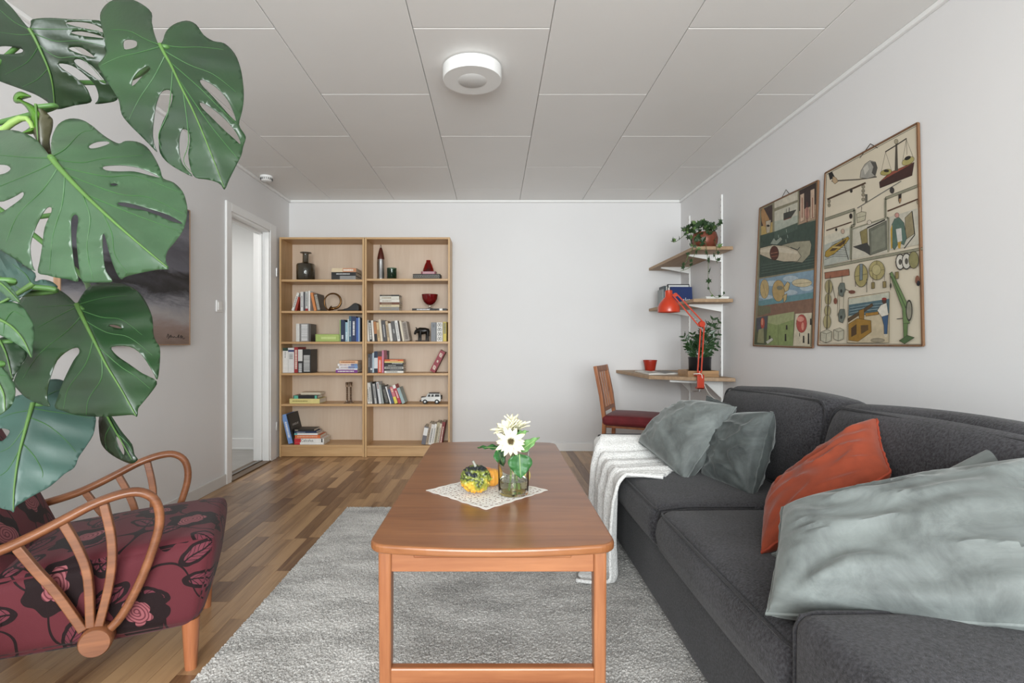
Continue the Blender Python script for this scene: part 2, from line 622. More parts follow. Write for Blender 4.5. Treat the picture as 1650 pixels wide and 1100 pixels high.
# ================================================================ LARGE FURNITURE
# ---- rug
def make_rug():
    x0, x1, y0, y1 = -.93, 1.07, .25, 3.32
    st = .0048
    nx, ny = int((x1-x0)/st), int((y1-y0)/st)
    rng = np.random.default_rng(5)
    gx, gy = np.meshgrid(np.linspace(0, x1-x0, nx), np.linspace(0, y1-y0, ny))
    jx = rng.uniform(-.5, .5, gx.shape)*st*.9
    jy = rng.uniform(-.5, .5, gx.shape)*st*.9
    gz = .017 + rng.uniform(-.003, .003, gx.shape)
    edge = (gx < st) | (gx > x1-x0-st*1.5) | (gy < st) | (gy > y1-y0-st*1.5)
    gz[edge] = .001
    v = np.stack([gx+jx+x0, gy+jy+y0, gz], -1).reshape(-1, 3)
    i = np.arange(nx*ny).reshape(ny, nx)
    f = np.stack([i[:-1, :-1], i[:-1, 1:], i[1:, 1:], i[1:, :-1]], -1).reshape(-1, 4)
    me = bpy.data.meshes.new('pile')
    me.vertices.add(len(v))
    me.vertices.foreach_set('co', v.ravel())
    me.loops.add(f.size)
    me.loops.foreach_set('vertex_index', f.ravel())
    me.polygons.add(len(f))
    me.polygons.foreach_set('loop_start', np.arange(0, f.size, 4))
    me.polygons.foreach_set('use_smooth', np.zeros(len(f), dtype=bool))
    me.update(calc_edges=True)
    m, nt, b = new_mat('rug_pile')
    n1 = N(nt, 'ShaderNodeTexNoise', ins={'Scale': 5.0, 'Detail': 4.0, 'Roughness': .6})
    n2 = N(nt, 'ShaderNodeTexNoise', ins={'Scale': 330.0, 'Detail': 1.0})
    c = coords(nt)
    mp2 = coords(nt, (.7, 1.6, 1))
    L(nt, mp2, n1.inputs['Vector'])
    L(nt, c, n2.inputs['Vector'])
    a = N(nt, 'ShaderNodeMath', operation='MULTIPLY_ADD', ins={1: .9})
    L(nt, n2.outputs[0], a.inputs[0])
    k = N(nt, 'ShaderNodeMath', operation='MULTIPLY', ins={1: .55})
    L(nt, n1.outputs[0], k.inputs[0])
    L(nt, k.outputs[0], a.inputs[2])
    r = ramp(nt, [(.48, lin('5c5a57')), (.68, lin('a19e9a')), (.9, lin('cbc8c4'))])
    L(nt, a.outputs[0], r.inputs[0])
    L(nt, r.outputs[0], b.inputs['Base Color'])
    b.inputs['Roughness'].default_value = .9
    b.inputs['Specular IOR Level'].default_value = .1
    b.inputs['Sheen Weight'].default_value = .3
    me.materials.append(m)
    t = tag(empty('rug', (0, 0, 0)), 'light grey short-pile rug under the coffee table', 'rug')
    MB().box(x0+.003, y0+.003, 0.001, x1-.003, y1-.003, .009).build('backing', mat('8b8886', .9, name='rug_backing'), t)
    o = link('pile', me, t)
    o['kind'] = 'stuff'
make_rug()

# ---- coffee table
TEAKX = wood('teak_top', '6b3c22', 'a06a42', 'X', .8, .3, .15, 1.0)
TEAK = wood('teak_frame_x', '7f482b', 'b0764f', 'X', 1, .35, .1)
TEAKZ = wood('teak_frame_z', '7f482b', 'b0764f', 'Z', 1, .35, .1)
TEAKY = wood('teak_frame_y', '7f482b', 'b0764f', 'Y', 1, .35, .1)
TH = .53
ct = tag(empty('coffee_table', (-.004, 2.055, 0)), 'reddish-brown teak coffee table with rounded corners standing on the grey rug', 'table')
def top_outline(hx, hy, bow, r, n=6):
    pts = []
    for sx, sy, a0 in ((1, -1, -90), (1, 1, 0), (-1, 1, 90), (-1, -1, 180)):
        for i in range(n+1):
            a = math.radians(a0 + 90*i/n)
            pts.append((sx*(hx-r)+r*math.cos(a), sy*(hy-r)+r*math.sin(a)))
        if sy == 1 and sx == 1 or sy == -1 and sx == -1:
            s = 1 if sy == 1 else -1
            for i in range(1, 10):
                x = s*(hx-r)*(1-i/5)
                pts.append((x, s*hy))
    return [(x, y + math.copysign(bow*(1-(x/hx)**2), y) if abs(y) > hy*.8 else y) for x, y in pts]
MB().prism(top_outline(.324, .695, .035, .042), TH-.024, TH).build('tabletop', TEAKX, ct, bevel=.007, seg=3)
lx, ly = .29, .625
legs = [(-lx, -ly), (lx, -ly), (-lx, ly), (lx, ly)]
for x, y in legs:
    MB().tube([(x, y, .022), (x, y, .25), (x, y, TH-.024)], [(.0155, .02), (.0168, .022), (.0175, .024)], 4, (0, 1, 0), square=True).build('leg', TEAKZ, ct, bevel=.008, seg=3)
for s in (-1, 1):
    MB().box(-lx+.012, s*ly-.012, .432, lx-.012, s*ly+.012, TH-.024).build('apron', TEAK, ct, bevel=.003)
    MB().box(-.21, s*(ly+.02)-.02, TH-.050, .21, s*(ly+.02)+.02, TH-.024).build('pull_strip', TEAK, ct, bevel=.004)
    MB().box(-lx+.012, s*ly-.014, .13, lx-.012, s*ly+.014, .172).build('stretcher', TEAK, ct, bevel=.005)
    MB().box(s*lx-.01, -ly+.012, .44, s*lx+.01, ly-.012, TH-.024).build('side_apron', TEAKY, ct, bevel=.003)

# ---- bookcases
BIRCH = wood('birch_z', 'b48a5c', 'dab888', 'Z', .8, .42, .05, .5)
BIRCHX = wood('birch_x', 'b48a5c', 'd8b485', 'X', .8, .42, .05, .5)
BACKP = wood('birch_back', 'cdb49c', 'ddc9b4', 'Z', .5, .5, 0, .4)
BF = 4.84
LZ = [1.64, 1.35, 1.065, .775, .49, .112]
RZ = [1.648, 1.353, 1.067, .774, .486, .105]
def bookcase(x0, x1, zs, label):
    t = tag(empty('bookcase', ((x0+x1)/2, (BF+YB)/2-.0, 0)), label, 'bookcase', 'pair of birch bookcases')
    hx, hy, top = (x1-x0)/2 - .0015, (YB-BF)/2 - .002, 2.03
    for s in (-1, 1):
        MB().box(s*hx, -hy, 0, s*(hx-.018), hy, top).build('side_panel', BIRCH, t, bevel=.0015, seg=1)
    MB().box(-hx+.018, -hy+.002, top-.018, hx-.018, hy, top).build('top_panel', BIRCHX, t, bevel=.0015, seg=1)
    MB().box(-hx+.018, hy-.006, .02, hx-.018, hy, top-.018).build('back_panel', BACKP, t)
    for i, z in enumerate(zs):
        MB().box(-hx+.0185, -hy+.003, z-.02, hx-.0185, hy-.007, z).build('shelf', BIRCHX, t, bevel=.0015, seg=1)
    MB().box(-hx+.018, -hy+.012, .003, hx-.018, -hy+.03, zs[-1]-.02).build('plinth', BIRCHX, t, bevel=.0015, seg=1)
    return t
bookcase(-1.985, -1.197, LZ, 'birch bookcase beside the doorway, the left of the pair')
bookcase(-1.196, -.405, RZ, 'birch bookcase with a red glass bowl, the right of the pair')

# ---- sofa
def fabric(name, dark, light, scale=1.0, sheen=.12):
    m, nt, b = new_mat(name)
    c = coords(nt, (scale,)*3)
    w = N(nt, 'ShaderNodeTexVoronoi', ins={'Scale': 420.0})
    n1 = N(nt, 'ShaderNodeTexNoise', ins={'Scale': 160.0, 'Detail': 3.0})
    n2 = N(nt, 'ShaderNodeTexNoise', ins={'Scale': 4.0, 'Detail': 3.0})
    for q in (w, n1, n2):
        L(nt, c, q.inputs['Vector'])
    a = N(nt, 'ShaderNodeMath', operation='MULTIPLY_ADD', ins={1: .7})
    L(nt, n1.outputs[0], a.inputs[0])
    k = N(nt, 'ShaderNodeMath', operation='MULTIPLY', ins={1: .3})
    L(nt, n2.outputs[0], k.inputs[0])
    L(nt, k.outputs[0], a.inputs[2])
    r = ramp(nt, [(.35, lin(dark)), (.65, lin(light))])
    L(nt, a.outputs[0], r.inputs[0])
    L(nt, r.outputs[0], b.inputs['Base Color'])
    b.inputs['Roughness'].default_value = .85
    b.inputs['Specular IOR Level'].default_value = .2
    b.inputs['Sheen Weight'].default_value = sheen
    bp = N(nt, 'ShaderNodeBump', ins={'Strength': .35, 'Distance': .003})
    L(nt, w.outputs['Distance'], bp.inputs['Height'])
    L(nt, bp.outputs[0], b.inputs['Normal'])
    return m
SOFA = fabric('charcoal_weave', '1f1e20', '454448')
SEAM = fabric('charcoal_piping', '201f21', '343336')
sf = tag(empty('sofa', (1.1, 1.88, 0)), 'charcoal grey two-seat fabric sofa with low wide arms along the right wall', 'sofa')
def S(x, y, z):
    return (x-1.1, y-1.88, z)
def sofa_soft(name, x0, y0, z0, x1, y1, z1, r, bulge, fn=None, k=10):
    return MB().soft(S((x0+x1)/2, (y0+y1)/2, (z0+z1)/2), (x1-x0, y1-y0, z1-z0), r, bulge, k=k, fn=fn).build(name, SOFA, sf, True)
SY0, SY1, AW = .76, 2.97, .25
sofa_soft('base', .62, SY0+.02, .05, 1.58, SY1-.02, .30, .025, (0, 0, 0))
sofa_soft('back_frame', 1.40, SY0+.01, .06, 1.63, SY1-.01, .70, .04, (.0, 0, .005))
arm_far = sofa_soft('armrest', .575, SY1-AW, .045, 1.44, SY1, .54, .035, (.006, .004, .008))
arm_near = sofa_soft('armrest', .575, SY0, .045, 1.44, SY0+AW+.01, .535, .035, (.006, .004, .008))
YM = 1.90
def seat_fn(q, nn):
    q.x += -.012*max(0, -nn[0])*(1-abs(nn[2]))
    return q
for y0, y1 in ((SY0+AW+.013, YM-.002), (YM+.002, SY1-AW-.003)):
    o = sofa_soft('seat_cushion', .585, y0, .29, 1.24, y1, .455, .05, (.008, .004, .022), seat_fn)
    mb = MB()
    for z in (.440, .318):
        loop = [(.600, y1-.022), (.593, y1-.05), (.588, (y0+y1)/2), (.593, y0+.05), (.600, y0+.022)]
        xs = 0
        mb.tube([S(x-(.002 if z > .4 else .0)+.004*(z > .4), y, z+.003*(i == 2)) for i, (x, y) in enumerate(loop)], .0045, 6)
    for y in (y0+.012, y1-.012):
        mb.tube([S(.604, y, .318), S(.596, y, .38), S(.604, y, .441), S(.70, y, .452), S(.95, y, .452)], .0045, 6)
    mb.build('piping', SEAM, o, True)
lean = Matrix.Rotation(math.radians(9), 4, 'Y')
for i, (y0, y1) in enumerate(((SY0+AW-.1, YM-.002), (YM+.002, SY1-AW+.04))):
    c = Vector((1.285, (y0+y1)/2, .635))
    def bfn(q, nn):
        q.z += .012*nn[2]*math.cos(nn[1]*2.2+i) if nn[2] > 0 else 0
        q.x -= .012*math.sin(nn[2]*3+1)*max(0, -nn[0])
        return lean @ q
    o = MB().soft(Vector(S(*c)), (.21, y1-y0, .40), .06, (.035, .012, .012), k=12, fn=bfn).build('back_cushion', SOFA, sf, True)
    mb = MB()
    for sx in (-1, 1):
        hx, hy, hz, r = .105-.012, (y1-y0)/2-.018, .20-.018, .05
        loop = []
        for sy, sz, a0 in ((1, 1, 0), (-1, 1, 90), (-1, -1, 180), (1, -1, 270)):
            for k in range(5):
                a = math.radians(a0+22.5*k)
                loop.append((sy*(hy-r)+r*math.cos(a), sz*(hz-r)+r*math.sin(a)))
        pts = []
        for (yy, zz) in loop:
            q = Vector((sx*(hx+.004), yy*1.004, zz + (.012*math.cos(yy/hy*2.2+i) if zz > 0 else 0)))
            pts.append(lean @ q + Vector(S(*c)))
        mb.tube(pts, .005, 6, (1, 0, 0), closed=True)
    mb.build('piping', SEAM, o, True)
for ay0, ay1 in ((SY0, SY0+AW+.01), (SY1-AW, SY1)):
    ao = arm_far if ay0 > 2 else arm_near
    z = .537 if ay0 > 2 else .532
    for y in (ay0+.012, ay1-.012):
        MB().tube([S(.581, y, .08), S(.579, y, z-.03), S(.59, y, z-.006), S(.62, y, z+.0), S(1.3, y, z+.0)], .0045, 6).build('piping', SEAM, ao, True)
for x in (.68, 1.52):
    for y in (SY0+.1, SY1-.1):
        MB().tube([S(x, y, .022 if x < 1 else 0), S(x, y, .06)], [.022, .027], 12).build('foot', mat('2a2826', .5, name='dark_foot'), sf, True)

# ---- armchair with floral fabric
def floral():
    m, nt, b = new_mat('floral_velvet')
    tc = nt.nodes.new('ShaderNodeTexCoord')
    def mth(op, a, b2=None, c=None):
        n = N(nt, 'ShaderNodeMath', operation=op)
        for i, v in enumerate((a, b2, c)):
            if v is None:
                continue
            if isinstance(v, (int, float)):
                n.inputs[i].default_value = v
            else:
                L(nt, v, n.inputs[i])
        return n.outputs[0]
    def motif(scale, loc, rnd):
        mp = nt.nodes.new('ShaderNodeMapping')
        mp.inputs['Scale'].default_value = (scale,)*3
        mp.inputs['Location'].default_value = loc
        L(nt, tc.outputs['UV'], mp.inputs[0])
        dn = N(nt, 'ShaderNodeTexNoise', ins={'Scale': 2.2, 'Detail': 2.0})
        L(nt, mp.outputs[0], dn.inputs['Vector'])
        ds = N(nt, 'ShaderNodeVectorMath', operation='MULTIPLY_ADD', ins={1: (.16, .16, 0)})
        L(nt, dn.outputs['Color'], ds.inputs[0])
        L(nt, mp.outputs[0], ds.inputs[2])
        v = N(nt, 'ShaderNodeTexVoronoi', voronoi_dimensions='2D', ins={'Scale': 1.0, 'Randomness': rnd})
        L(nt, ds.outputs[0], v.inputs['Vector'])
        sb = N(nt, 'ShaderNodeVectorMath', operation='SUBTRACT')
        L(nt, ds.outputs[0], sb.inputs[0])
        L(nt, v.outputs['Position'], sb.inputs[1])
        sc = nt.nodes.new('ShaderNodeSeparateColor')
        L(nt, v.outputs['Color'], sc.inputs[0])
        ang = mth('MULTIPLY', sc.outputs[0], 6.28)
        rt = N(nt, 'ShaderNodeVectorRotate', rotation_type='Z_AXIS')
        L(nt, sb.outputs[0], rt.inputs['Vector'])
        L(nt, ang, rt.inputs['Angle'])
        s = nt.nodes.new('ShaderNodeSeparateXYZ')
        L(nt, rt.outputs[0], s.inputs[0])
        return s.outputs[0], s.outputs[1], sc.outputs[1]
    # big flowers
    x, y, rv = motif(4.3, (.32, .1, 0), .75)
    r = mth('SQRT', mth('ADD', mth('MULTIPLY', x, x), mth('MULTIPLY', y, y)))
    th = mth('ARCTAN2', y, x)
    lob = mth('COSINE', mth('MULTIPLY', th, 7))
    lob2 = mth('ABSOLUTE', mth('SINE', mth('MULTIPLY', th, 2.5)))
    R1 = mth('MULTIPLY_ADD', lob, .03, .33)
    dark1 = mth('LESS_THAN', r, R1)
    xo = mth('ADD', x, .05)
    r2 = mth('SQRT', mth('ADD', mth('MULTIPLY', xo, xo), mth('MULTIPLY', mth('MULTIPLY', y, y), 2.0)))
    pink1 = mth('LESS_THAN', r2, mth('MULTIPLY_ADD', lob2, .06, .16))
    swirl = mth('GREATER_THAN', mth('SINE', mth('ADD', mth('MULTIPLY', r2, 130), th)), .35)
    # leaves
    x2, y2, rv2 = motif(6.6, (.7, .45, 0), .9)
    e = mth('SQRT', mth('ADD', mth('POWER', mth('DIVIDE', x2, .40), 2), mth('POWER', mth('DIVIDE', y2, .19), 2)))
    inl = mth('LESS_THAN', e, 1.0)
    ring = mth('MULTIPLY', inl, mth('GREATER_THAN', e, .70))
    vein = mth('MULTIPLY', inl, mth('LESS_THAN', mth('ABSOLUTE', mth('ADD', y2, mth('MULTIPLY', mth('SINE', mth('MULTIPLY', x2, 14)), .01))), .018))
    side = mth('MULTIPLY', inl, mth('GREATER_THAN', mth('SINE', mth('ADD', mth('MULTIPLY', x2, 60), mth('MULTIPLY', mth('ABSOLUTE', y2), 70))), .88))
    # stems
    nz = N(nt, 'ShaderNodeTexNoise', ins={'Scale': 5.5, 'Detail': 0.0})
    L(nt, tc.outputs['UV'], nz.inputs['Vector'])
    stem = mth('LESS_THAN', mth('ABSOLUTE', mth('SUBTRACT', nz.outputs[0], .5)), .010)
    darkm = mth('MAXIMUM', mth('MAXIMUM', ring, vein), mth('MAXIMUM', stem, side))
    def mix(fac, ca, cb):
        n = N(nt, 'ShaderNodeMix', data_type='RGBA')
        L(nt, fac, n.inputs[0])
        for i, cc in ((6, ca), (7, cb)):
            if isinstance(cc, tuple):
                n.inputs[i].default_value = cc
            else:
                L(nt, cc, n.inputs[i])
        return n.outputs[2]
    base, dk, pk, pk2 = lin('5a252c'), lin('1c0e10'), lin('8d5257'), lin('5c2a31')
    c1 = mix(inl, base, lin('66303a'))
    c2 = mix(darkm, c1, dk)
    c3 = mix(dark1, c2, dk)
    pinkc = mix(swirl, pk, pk2)
    c4 = mix(pink1, c3, pinkc)
    L(nt, c4, b.inputs['Base Color'])
    b.inputs['Roughness'].default_value = .75
    b.inputs['Sheen Weight'].default_value = .08
    b.inputs['Specular IOR Level'].default_value = .2
    hgt = mth('ADD', mth('MAXIMUM', darkm, dark1), mth('MULTIPLY', pink1, .4))
    fine = N(nt, 'ShaderNodeTexNoise', ins={'Scale': 500.0})
    L(nt, tc.outputs['Object'], fine.inputs['Vector'])
    hh2 = mth('ADD', hgt, mth('MULTIPLY', fine.outputs[0], .5))
    bp = N(nt, 'ShaderNodeBump', ins={'Strength': .5, 'Distance': .002})
    L(nt, hh2, bp.inputs['Height'])
    L(nt, bp.outputs[0], b.inputs['Normal'])
    return m
FLOR = floral()
ARMW = wood('beech_stained', '5f3621', '96603e', 'X', 1.2, .38, .2, .8)
ARML = wood('beech_leg', '8a4a2c', 'b87a52', 'Z', 1.2, .38, .2, .8)
ac = tag(empty('armchair', (-1.125, 1.87, 0), math.radians(23)), 'burgundy floral armchair with curved wooden fan armrests below the monstera', 'armchair')
def seat_shape(q, nn):
    # front face slopes back towards the floor, top crowns a little
    if nn[0] > 0:
        q.x -= .055*nn[0]*(.5-.5*nn[2])
    q.z += .03*nn[0]*(nn[2] > 0)*nn[2]
    return q
MB().soft((-.205, 0, .275), (.70, .51, .25), .04, (.015, .006, .03), k=14, fn=seat_shape).build('seat', FLOR, ac, True, uv='box')
blean = Matrix.Rotation(math.radians(-24), 4, 'Y')
MB().soft((-.56, 0, .52), (.15, .54, .70), .06, (.03, .01, .02), k=14, fn=lambda q, nn: blean @ q).build('backrest', FLOR, ac, True, uv='box')
arm_path = [(-.174, .18), (-.114, .228), (-.064, .32), (-.028, .42), (-.008, .505), (-.018, .57), (-.055, .602), (-.106, .602), (-.174, .58), (-.247, .542), (-.318, .506), (-.385, .478), (-.47, .455), (-.55, .44)]
spind = [[(-.348, .480), (-.304, .407), (-.258, .335), (-.197, .217)], [(-.243, .533), (-.209, .455), (-.186, .369), (-.180, .223)], [(-.148, .578), (-.129, .469), (-.132, .359), (-.160, .222)]]
for s in (-1, 1):
    y = s*.2935
    pts = catmull([(a, y, z) for a, z in arm_path], 4)
    rad = [(.0125, .0165)]*len(pts)
    n0 = len(pts)
    rad = []
    for i in range(n0):
        u = i/(n0-1)
        w = .012 + .010*max(0, min(1, (u-.35)/.2)) - .004*max(0, (u-.85)/.15)
        rad.append((w, .0125+.002*u))
    ar = MB().tube(pts, rad, 12, (1, 0, 0)).build('armrest', ARMW, ac, True)
    for sp in spind:
        p2 = catmull([(a, y, z) for a, z in sp], 4)
        MB().tube(p2, [(.010, .0115)]*len(p2), 4, (1, 0, 0), square=True).build('spindle', ARMW, ar, bevel=.003)
    MB().lathe([(0, -.03), (.036, -.03), (.042, -.024), (.042, .022), (.038, .028), (0, .028)], 28,
               M=Matrix.Translation((-.165, y, .185)) @ Matrix.Rotation(math.radians(90), 4, 'X')).build('hub', ARMW, ar, True)
    for x, rk in ((.065, 0), (-.50, -.04)):
        yy = s*.215
        MB().tube([(x+rk, yy, 0), (x+rk*.6, yy, .07), (x, yy, .165)], [.018, .022, .027], 14).build('leg', ARML, ac, True)

# ---- desk chair
CW = wood('chair_wood', '7a4526', 'b8764a', 'Z', 1.5, .4, .15, .8)
ch = tag(empty('desk_chair', (1.15, 4.31, 0), math.radians(-25)), 'slatted wooden chair with burgundy seat pulled up to the desk', 'chair')
# local: x forward, back at x=-.21
for s in (-1, 1):
    MB().tube([(-.235, s*.185, 0), (-.21, s*.185, .2), (-.2, s*.185, .43), (-.225, s*.185, .62), (-.275, s*.180, .865)], [(.015, .019)]*5, 4, (0, 1, 0), square=True).build('leg', CW, ch, bevel=.004)
    MB().tube([(.19, s*.19, 0), (.19, s*.19, .40)], [(.014, .014), (.019, .019)], 4, (0, 1, 0), square=True).build('leg', CW, ch, bevel=.004)
    MB().bar((-.2, s*.185, .2), (.19, s*.19, .2), .014, .02).build('stretcher', CW, ch, bevel=.003)
def back_pt(z):
    t = (z-.43)/.435
    return -.2 - .075*max(0, t)**1.4
for z, h in ((.84, .05), (.515, .032)):
    MB().box(-.010, -.172, -h/2, .010, .172, h/2).build('crest_rail' if z > .7 else 'lower_rail', CW, ch, bevel=.004, loc=(back_pt(z), 0, z), rot=(0, math.radians(-12), 0))
for y in (-.108, -.036, .036, .108):
    MB().bar((back_pt(.525), y, .525), (back_pt(.825), y, .825), .012, .016, (0, 1, 0)).build('slat', CW, ch, bevel=.002)
MB().box(-.19, -.175, .37, .185, .175, .41).build('seat_rail', CW, ch, bevel=.003)
BURG = mat('6e2227', .8, name='burgundy_velvet', var=.15, vscale=20, sheen=.12, bump=.1, bscale=400)
MB().soft((-.0, 0, .432), (.43, .44, .075), .028, (.004, .004, .012), k=8).build('seat', BURG, ch, True)

# ---- wall shelf system
RAILW = mat('ececea', .35, name='shelf_rail_white', var=.01)
RY = [4.19, 4.88]
for i, y in enumerate(RY):
    t = tag(empty('shelf_rail', (XR, y, .5)), ('white slotted wall rail carrying the shelves, the one nearer the posters' if i == 0 else
            'white slotted wall rail carrying the shelves, the one by the room corner'), 'rail', 'shelf wall rails')
    MB().box(-.012, -.011, -.1, 0, .011, 1.737).build('upright', RAILW, t, bevel=.002)
    mb = MB()
    z = -.06
    while z < 1.7:
        mb.box(-.0125, -.004, z, -.0119, -.001, z+.016)
        z += .05
    o = mb.build('slots', mat('77777a', .6, name='slot_shadow_grey'), t)
    o['kind'] = 'stuff'
BOARD = wood('worn_shelf_board', '8a6e52', 'b99c7c', 'Y', 1.2, .55)
EDGE = wood('shelf_edge_chip', '7c5a3c', 'c09468', 'Y', 6, .7)
def wall_shelf(z, x0, y0, th, label, poly=None, bl=.27, style=0):
    t = tag(empty('wall_shelf' if poly is None else 'wall_desk', (XR, 4.54, z)), label, 'shelf' if poly is None else 'desk')
    poly = poly or [(x0, y0), (XR-.013, y0), (XR-.013, YB-.003), (x0, YB-.003)]
    MB().prism([(a-XR, b-4.54) for a, b in poly], -th, 0).build('board', BOARD, t, bevel=.003)
    for y in RY:
        if style == 0:
            pr = [(-.012, -th), (-bl, -th), (-bl, -th-.012), (-.012, -th-.06)]
        else:
            pr = [(-.012, -th), (-bl, -th), (-bl, -th-.02), (-.13, -th-.035), (-.012, -th-.15)]
        MB().prism(pr, y-4.54-.008, y-4.54+.008, 'y').build('bracket', RAILW, t, bevel=.002)
    return t
wall_shelf(1.785, 1.51, 3.97, .026, 'upper wooden wall shelf holding the potted ivy')
wall_shelf(1.388, 1.51, 3.97, .026, 'lower wooden wall shelf holding blue books beneath the ivy')
DZ = .79
wall_shelf(DZ, 1.2, 3.95, .028, 'angled wooden wall desk above the burgundy chair', [(1.245, 4.22), (1.60, 4.0), (XR-.013, 3.93), (XR-.013, YB-.003), (1.19, YB-.003)], .42, 1)
# ================================================================ SOFT THINGS ON THE SOFA
def velvet(name, dark, light, sheen=.55, tint='d2d6d4'):
    m, nt, b = new_mat(name)
    c = coords(nt)
    n1 = N(nt, 'ShaderNodeTexNoise', ins={'Scale': 7.0, 'Detail': 6.0, 'Roughness': .65, 'Distortion': .8})
    L(nt, c, n1.inputs['Vector'])
    r = ramp(nt, [(.35, lin(dark)), (.65, lin(light))])
    L(nt, n1.outputs[0], r.inputs[0])
    L(nt, r.outputs[0], b.inputs['Base Color'])
    b.inputs['Roughness'].default_value = .6
    b.inputs['Specular IOR Level'].default_value = .25
    b.inputs['Sheen Weight'].default_value = sheen
    b.inputs['Sheen Roughness'].default_value = .35
    b.inputs['Sheen Tint'].default_value = lin(tint)
    n2 = N(nt, 'ShaderNodeTexNoise', ins={'Scale': 260.0, 'Detail': 2.0})
    L(nt, c, n2.inputs['Vector'])
    n3 = N(nt, 'ShaderNodeTexNoise', ins={'Scale': 16.0, 'Detail': 3.0, 'Distortion': 1.5})
    L(nt, c, n3.inputs['Vector'])
    a = N(nt, 'ShaderNodeMath', operation='MULTIPLY_ADD', ins={1: .05})
    L(nt, n2.outputs[0], a.inputs[0])
    L(nt, n3.outputs[0], a.inputs[2])
    bp = N(nt, 'ShaderNodeBump', ins={'Strength': .22, 'Distance': .010})
    L(nt, a.outputs[0], bp.inputs['Height'])
    L(nt, bp.outputs[0], b.inputs['Normal'])
    return m
VEL = velvet('grey_green_velvet', '565a59', '757b79')
VELD = velvet('dark_grey_velvet', '3c4040', '5b6160')
LINEN = mat('86381f', .85, name='rust_linen', var=.12, vscale=25, bump=.25, bscale=500, sheen=.2)

def pillow(label, mt, corners, th, seed=1, wr=.007, pinch=.07, bend=0.0, side=1, n=44, pipe=None, sharp=.36):
    c00, c10, c11, c01 = [Vector(c) for c in corners]
    cen = (c00+c10+c11+c01)/4
    base = Vector((cen.x, cen.y, min(c.z for c in (c00, c10, c11, c01))))
    t = tag(empty('throw_pillow', base), label, 'pillow', 'cushions on the sofa')
    nrm = ((c10-c00)+(c11-c01)).cross((c01-c00)+(c11-c10)).normalized()
    sz = ((c10-c00).length + (c01-c00).length)/2
    def surf(u, v, sgn):
        a, b = 2*u-1, 2*v-1
        uu = .5 + (u-.5)*(1-pinch*(1-b*b))
        vv = .5 + (v-.5)*(1-pinch*(1-a*a))
        p = c00*(1-uu)*(1-vv)+c10*uu*(1-vv)+c11*uu*vv+c01*(1-uu)*vv
        f = (max(0, 1-a*a)*max(0, 1-b*b))**sharp
        q = p*6
        w = mnoise.noise(q+Vector((seed*3.1, 0, 0)))*1.0
        q2 = Vector((u*2.3+v*7+seed, v*2.5-u*3, seed*1.7))
        w += .9*(1-abs(mnoise.noise(q2)))**3 - .5
        rc = min(math.hypot(u-i, v-j) for i in (0, 1) for j in (0, 1))
        ac = math.atan2(min(v, 1-v)+1e-6, min(u, 1-u)+1e-6)
        w += .45*math.sin(ac*9+seed)*math.exp(-((rc-.24)/.16)**2)
        d = th/2*f + wr*w*min(1, max(0, 1-a*a)*max(0, 1-b*b)*2.2)*1.4
        return p + nrm*(sgn*d*(1.0) + bend*(a*a-.3) ) - base
    mb = MB()
    vs, fs = [], []
    for sgn in (1, -1):
        o = len(vs)
        for i in range(n+1):
            for j in range(n+1):
                u = .5-.5*math.cos(math.pi*i/n)*1.0
                v = .5-.5*math.cos(math.pi*j/n)*1.0
                vs.append(surf(.5*(u+i/n), .5*(v+j/n), sgn))
        for i in range(n):
            for j in range(n):
                a = o+i*(n+1)+j
                q = (a, a+n+1, a+n+2, a+1)
                fs.append(q if sgn > 0 else q[::-1])
    mb.add(vs, fs)
    o = mb.build('cover', mt, t, True)
    rim = [surf(i/20, 0, 1) for i in range(20)]+[surf(1, i/20, 1) for i in range(20)]+[surf(1-i/20, 1, 1) for i in range(20)]+[surf(0, 1-i/20, 1) for i in range(20)]
    rj = random.Random(seed)
    rim = [p+Vector((rj.uniform(-.002, .002), rj.uniform(-.002, .002), rj.uniform(-.002, .002))) for p in rim]
    MB().tube(rim, .0042, 6, closed=True).build('seam', pipe or mt, t, True)
    return t
pillow('grey-green velvet pillow leaning on the far arm beside the white throw', VEL,
       [P(1030, 712, 2.66), P(1104, 774, 2.25), P(1186, 656, 2.30), P(1106, 650, 2.66)], .21, 3, wr=.010, pinch=.02)
pillow('dark grey velvet pillow standing against the far back cushion', VELD,
       [P(1132, 768, 2.33), P(1212, 800, 2.03), P(1246, 664, 2.10), P(1180, 668, 2.40)], .18, 5, wr=.012, pinch=.03)
pillow('grey velvet pillow mostly hidden, its top corner showing behind two others', VELD,
       [P(1120, 740, 2.68), P(1225, 770, 2.42), P(1226, 664, 2.46), P(1139, 638, 2.70)], .12, 8)
pillow('rust-red linen pillow propped between the grey velvet pillows', LINEN,
       [Vector((.735, 1.44, .475)), Vector((1.105, 1.46, .690)), Vector((1.19, 1.63, .815)), Vector((.915, 1.74, .545))], .15, 12, wr=.010, pinch=.04,
       pipe=mat('8f3822', .85, name='rust_seam'))
pillow('large pale grey-green velvet pillow lying over the near arm', VEL,
       [Vector((.580, 1.115, .475)), Vector((1.13, .80, .60)), Vector((1.24, 1.14, .80)), Vector((.715, 1.30, .640))], .22, 21, wr=.016, pinch=.02)
pillow('pale grey velvet pillow tucked beneath the large one by the near back cushion', VEL,
       [Vector((.735, 1.385, .49)), Vector((.86, 1.10, .515)), Vector((1.22, 1.02, .60)), Vector((1.225, 1.26, .815))], .11, 27)

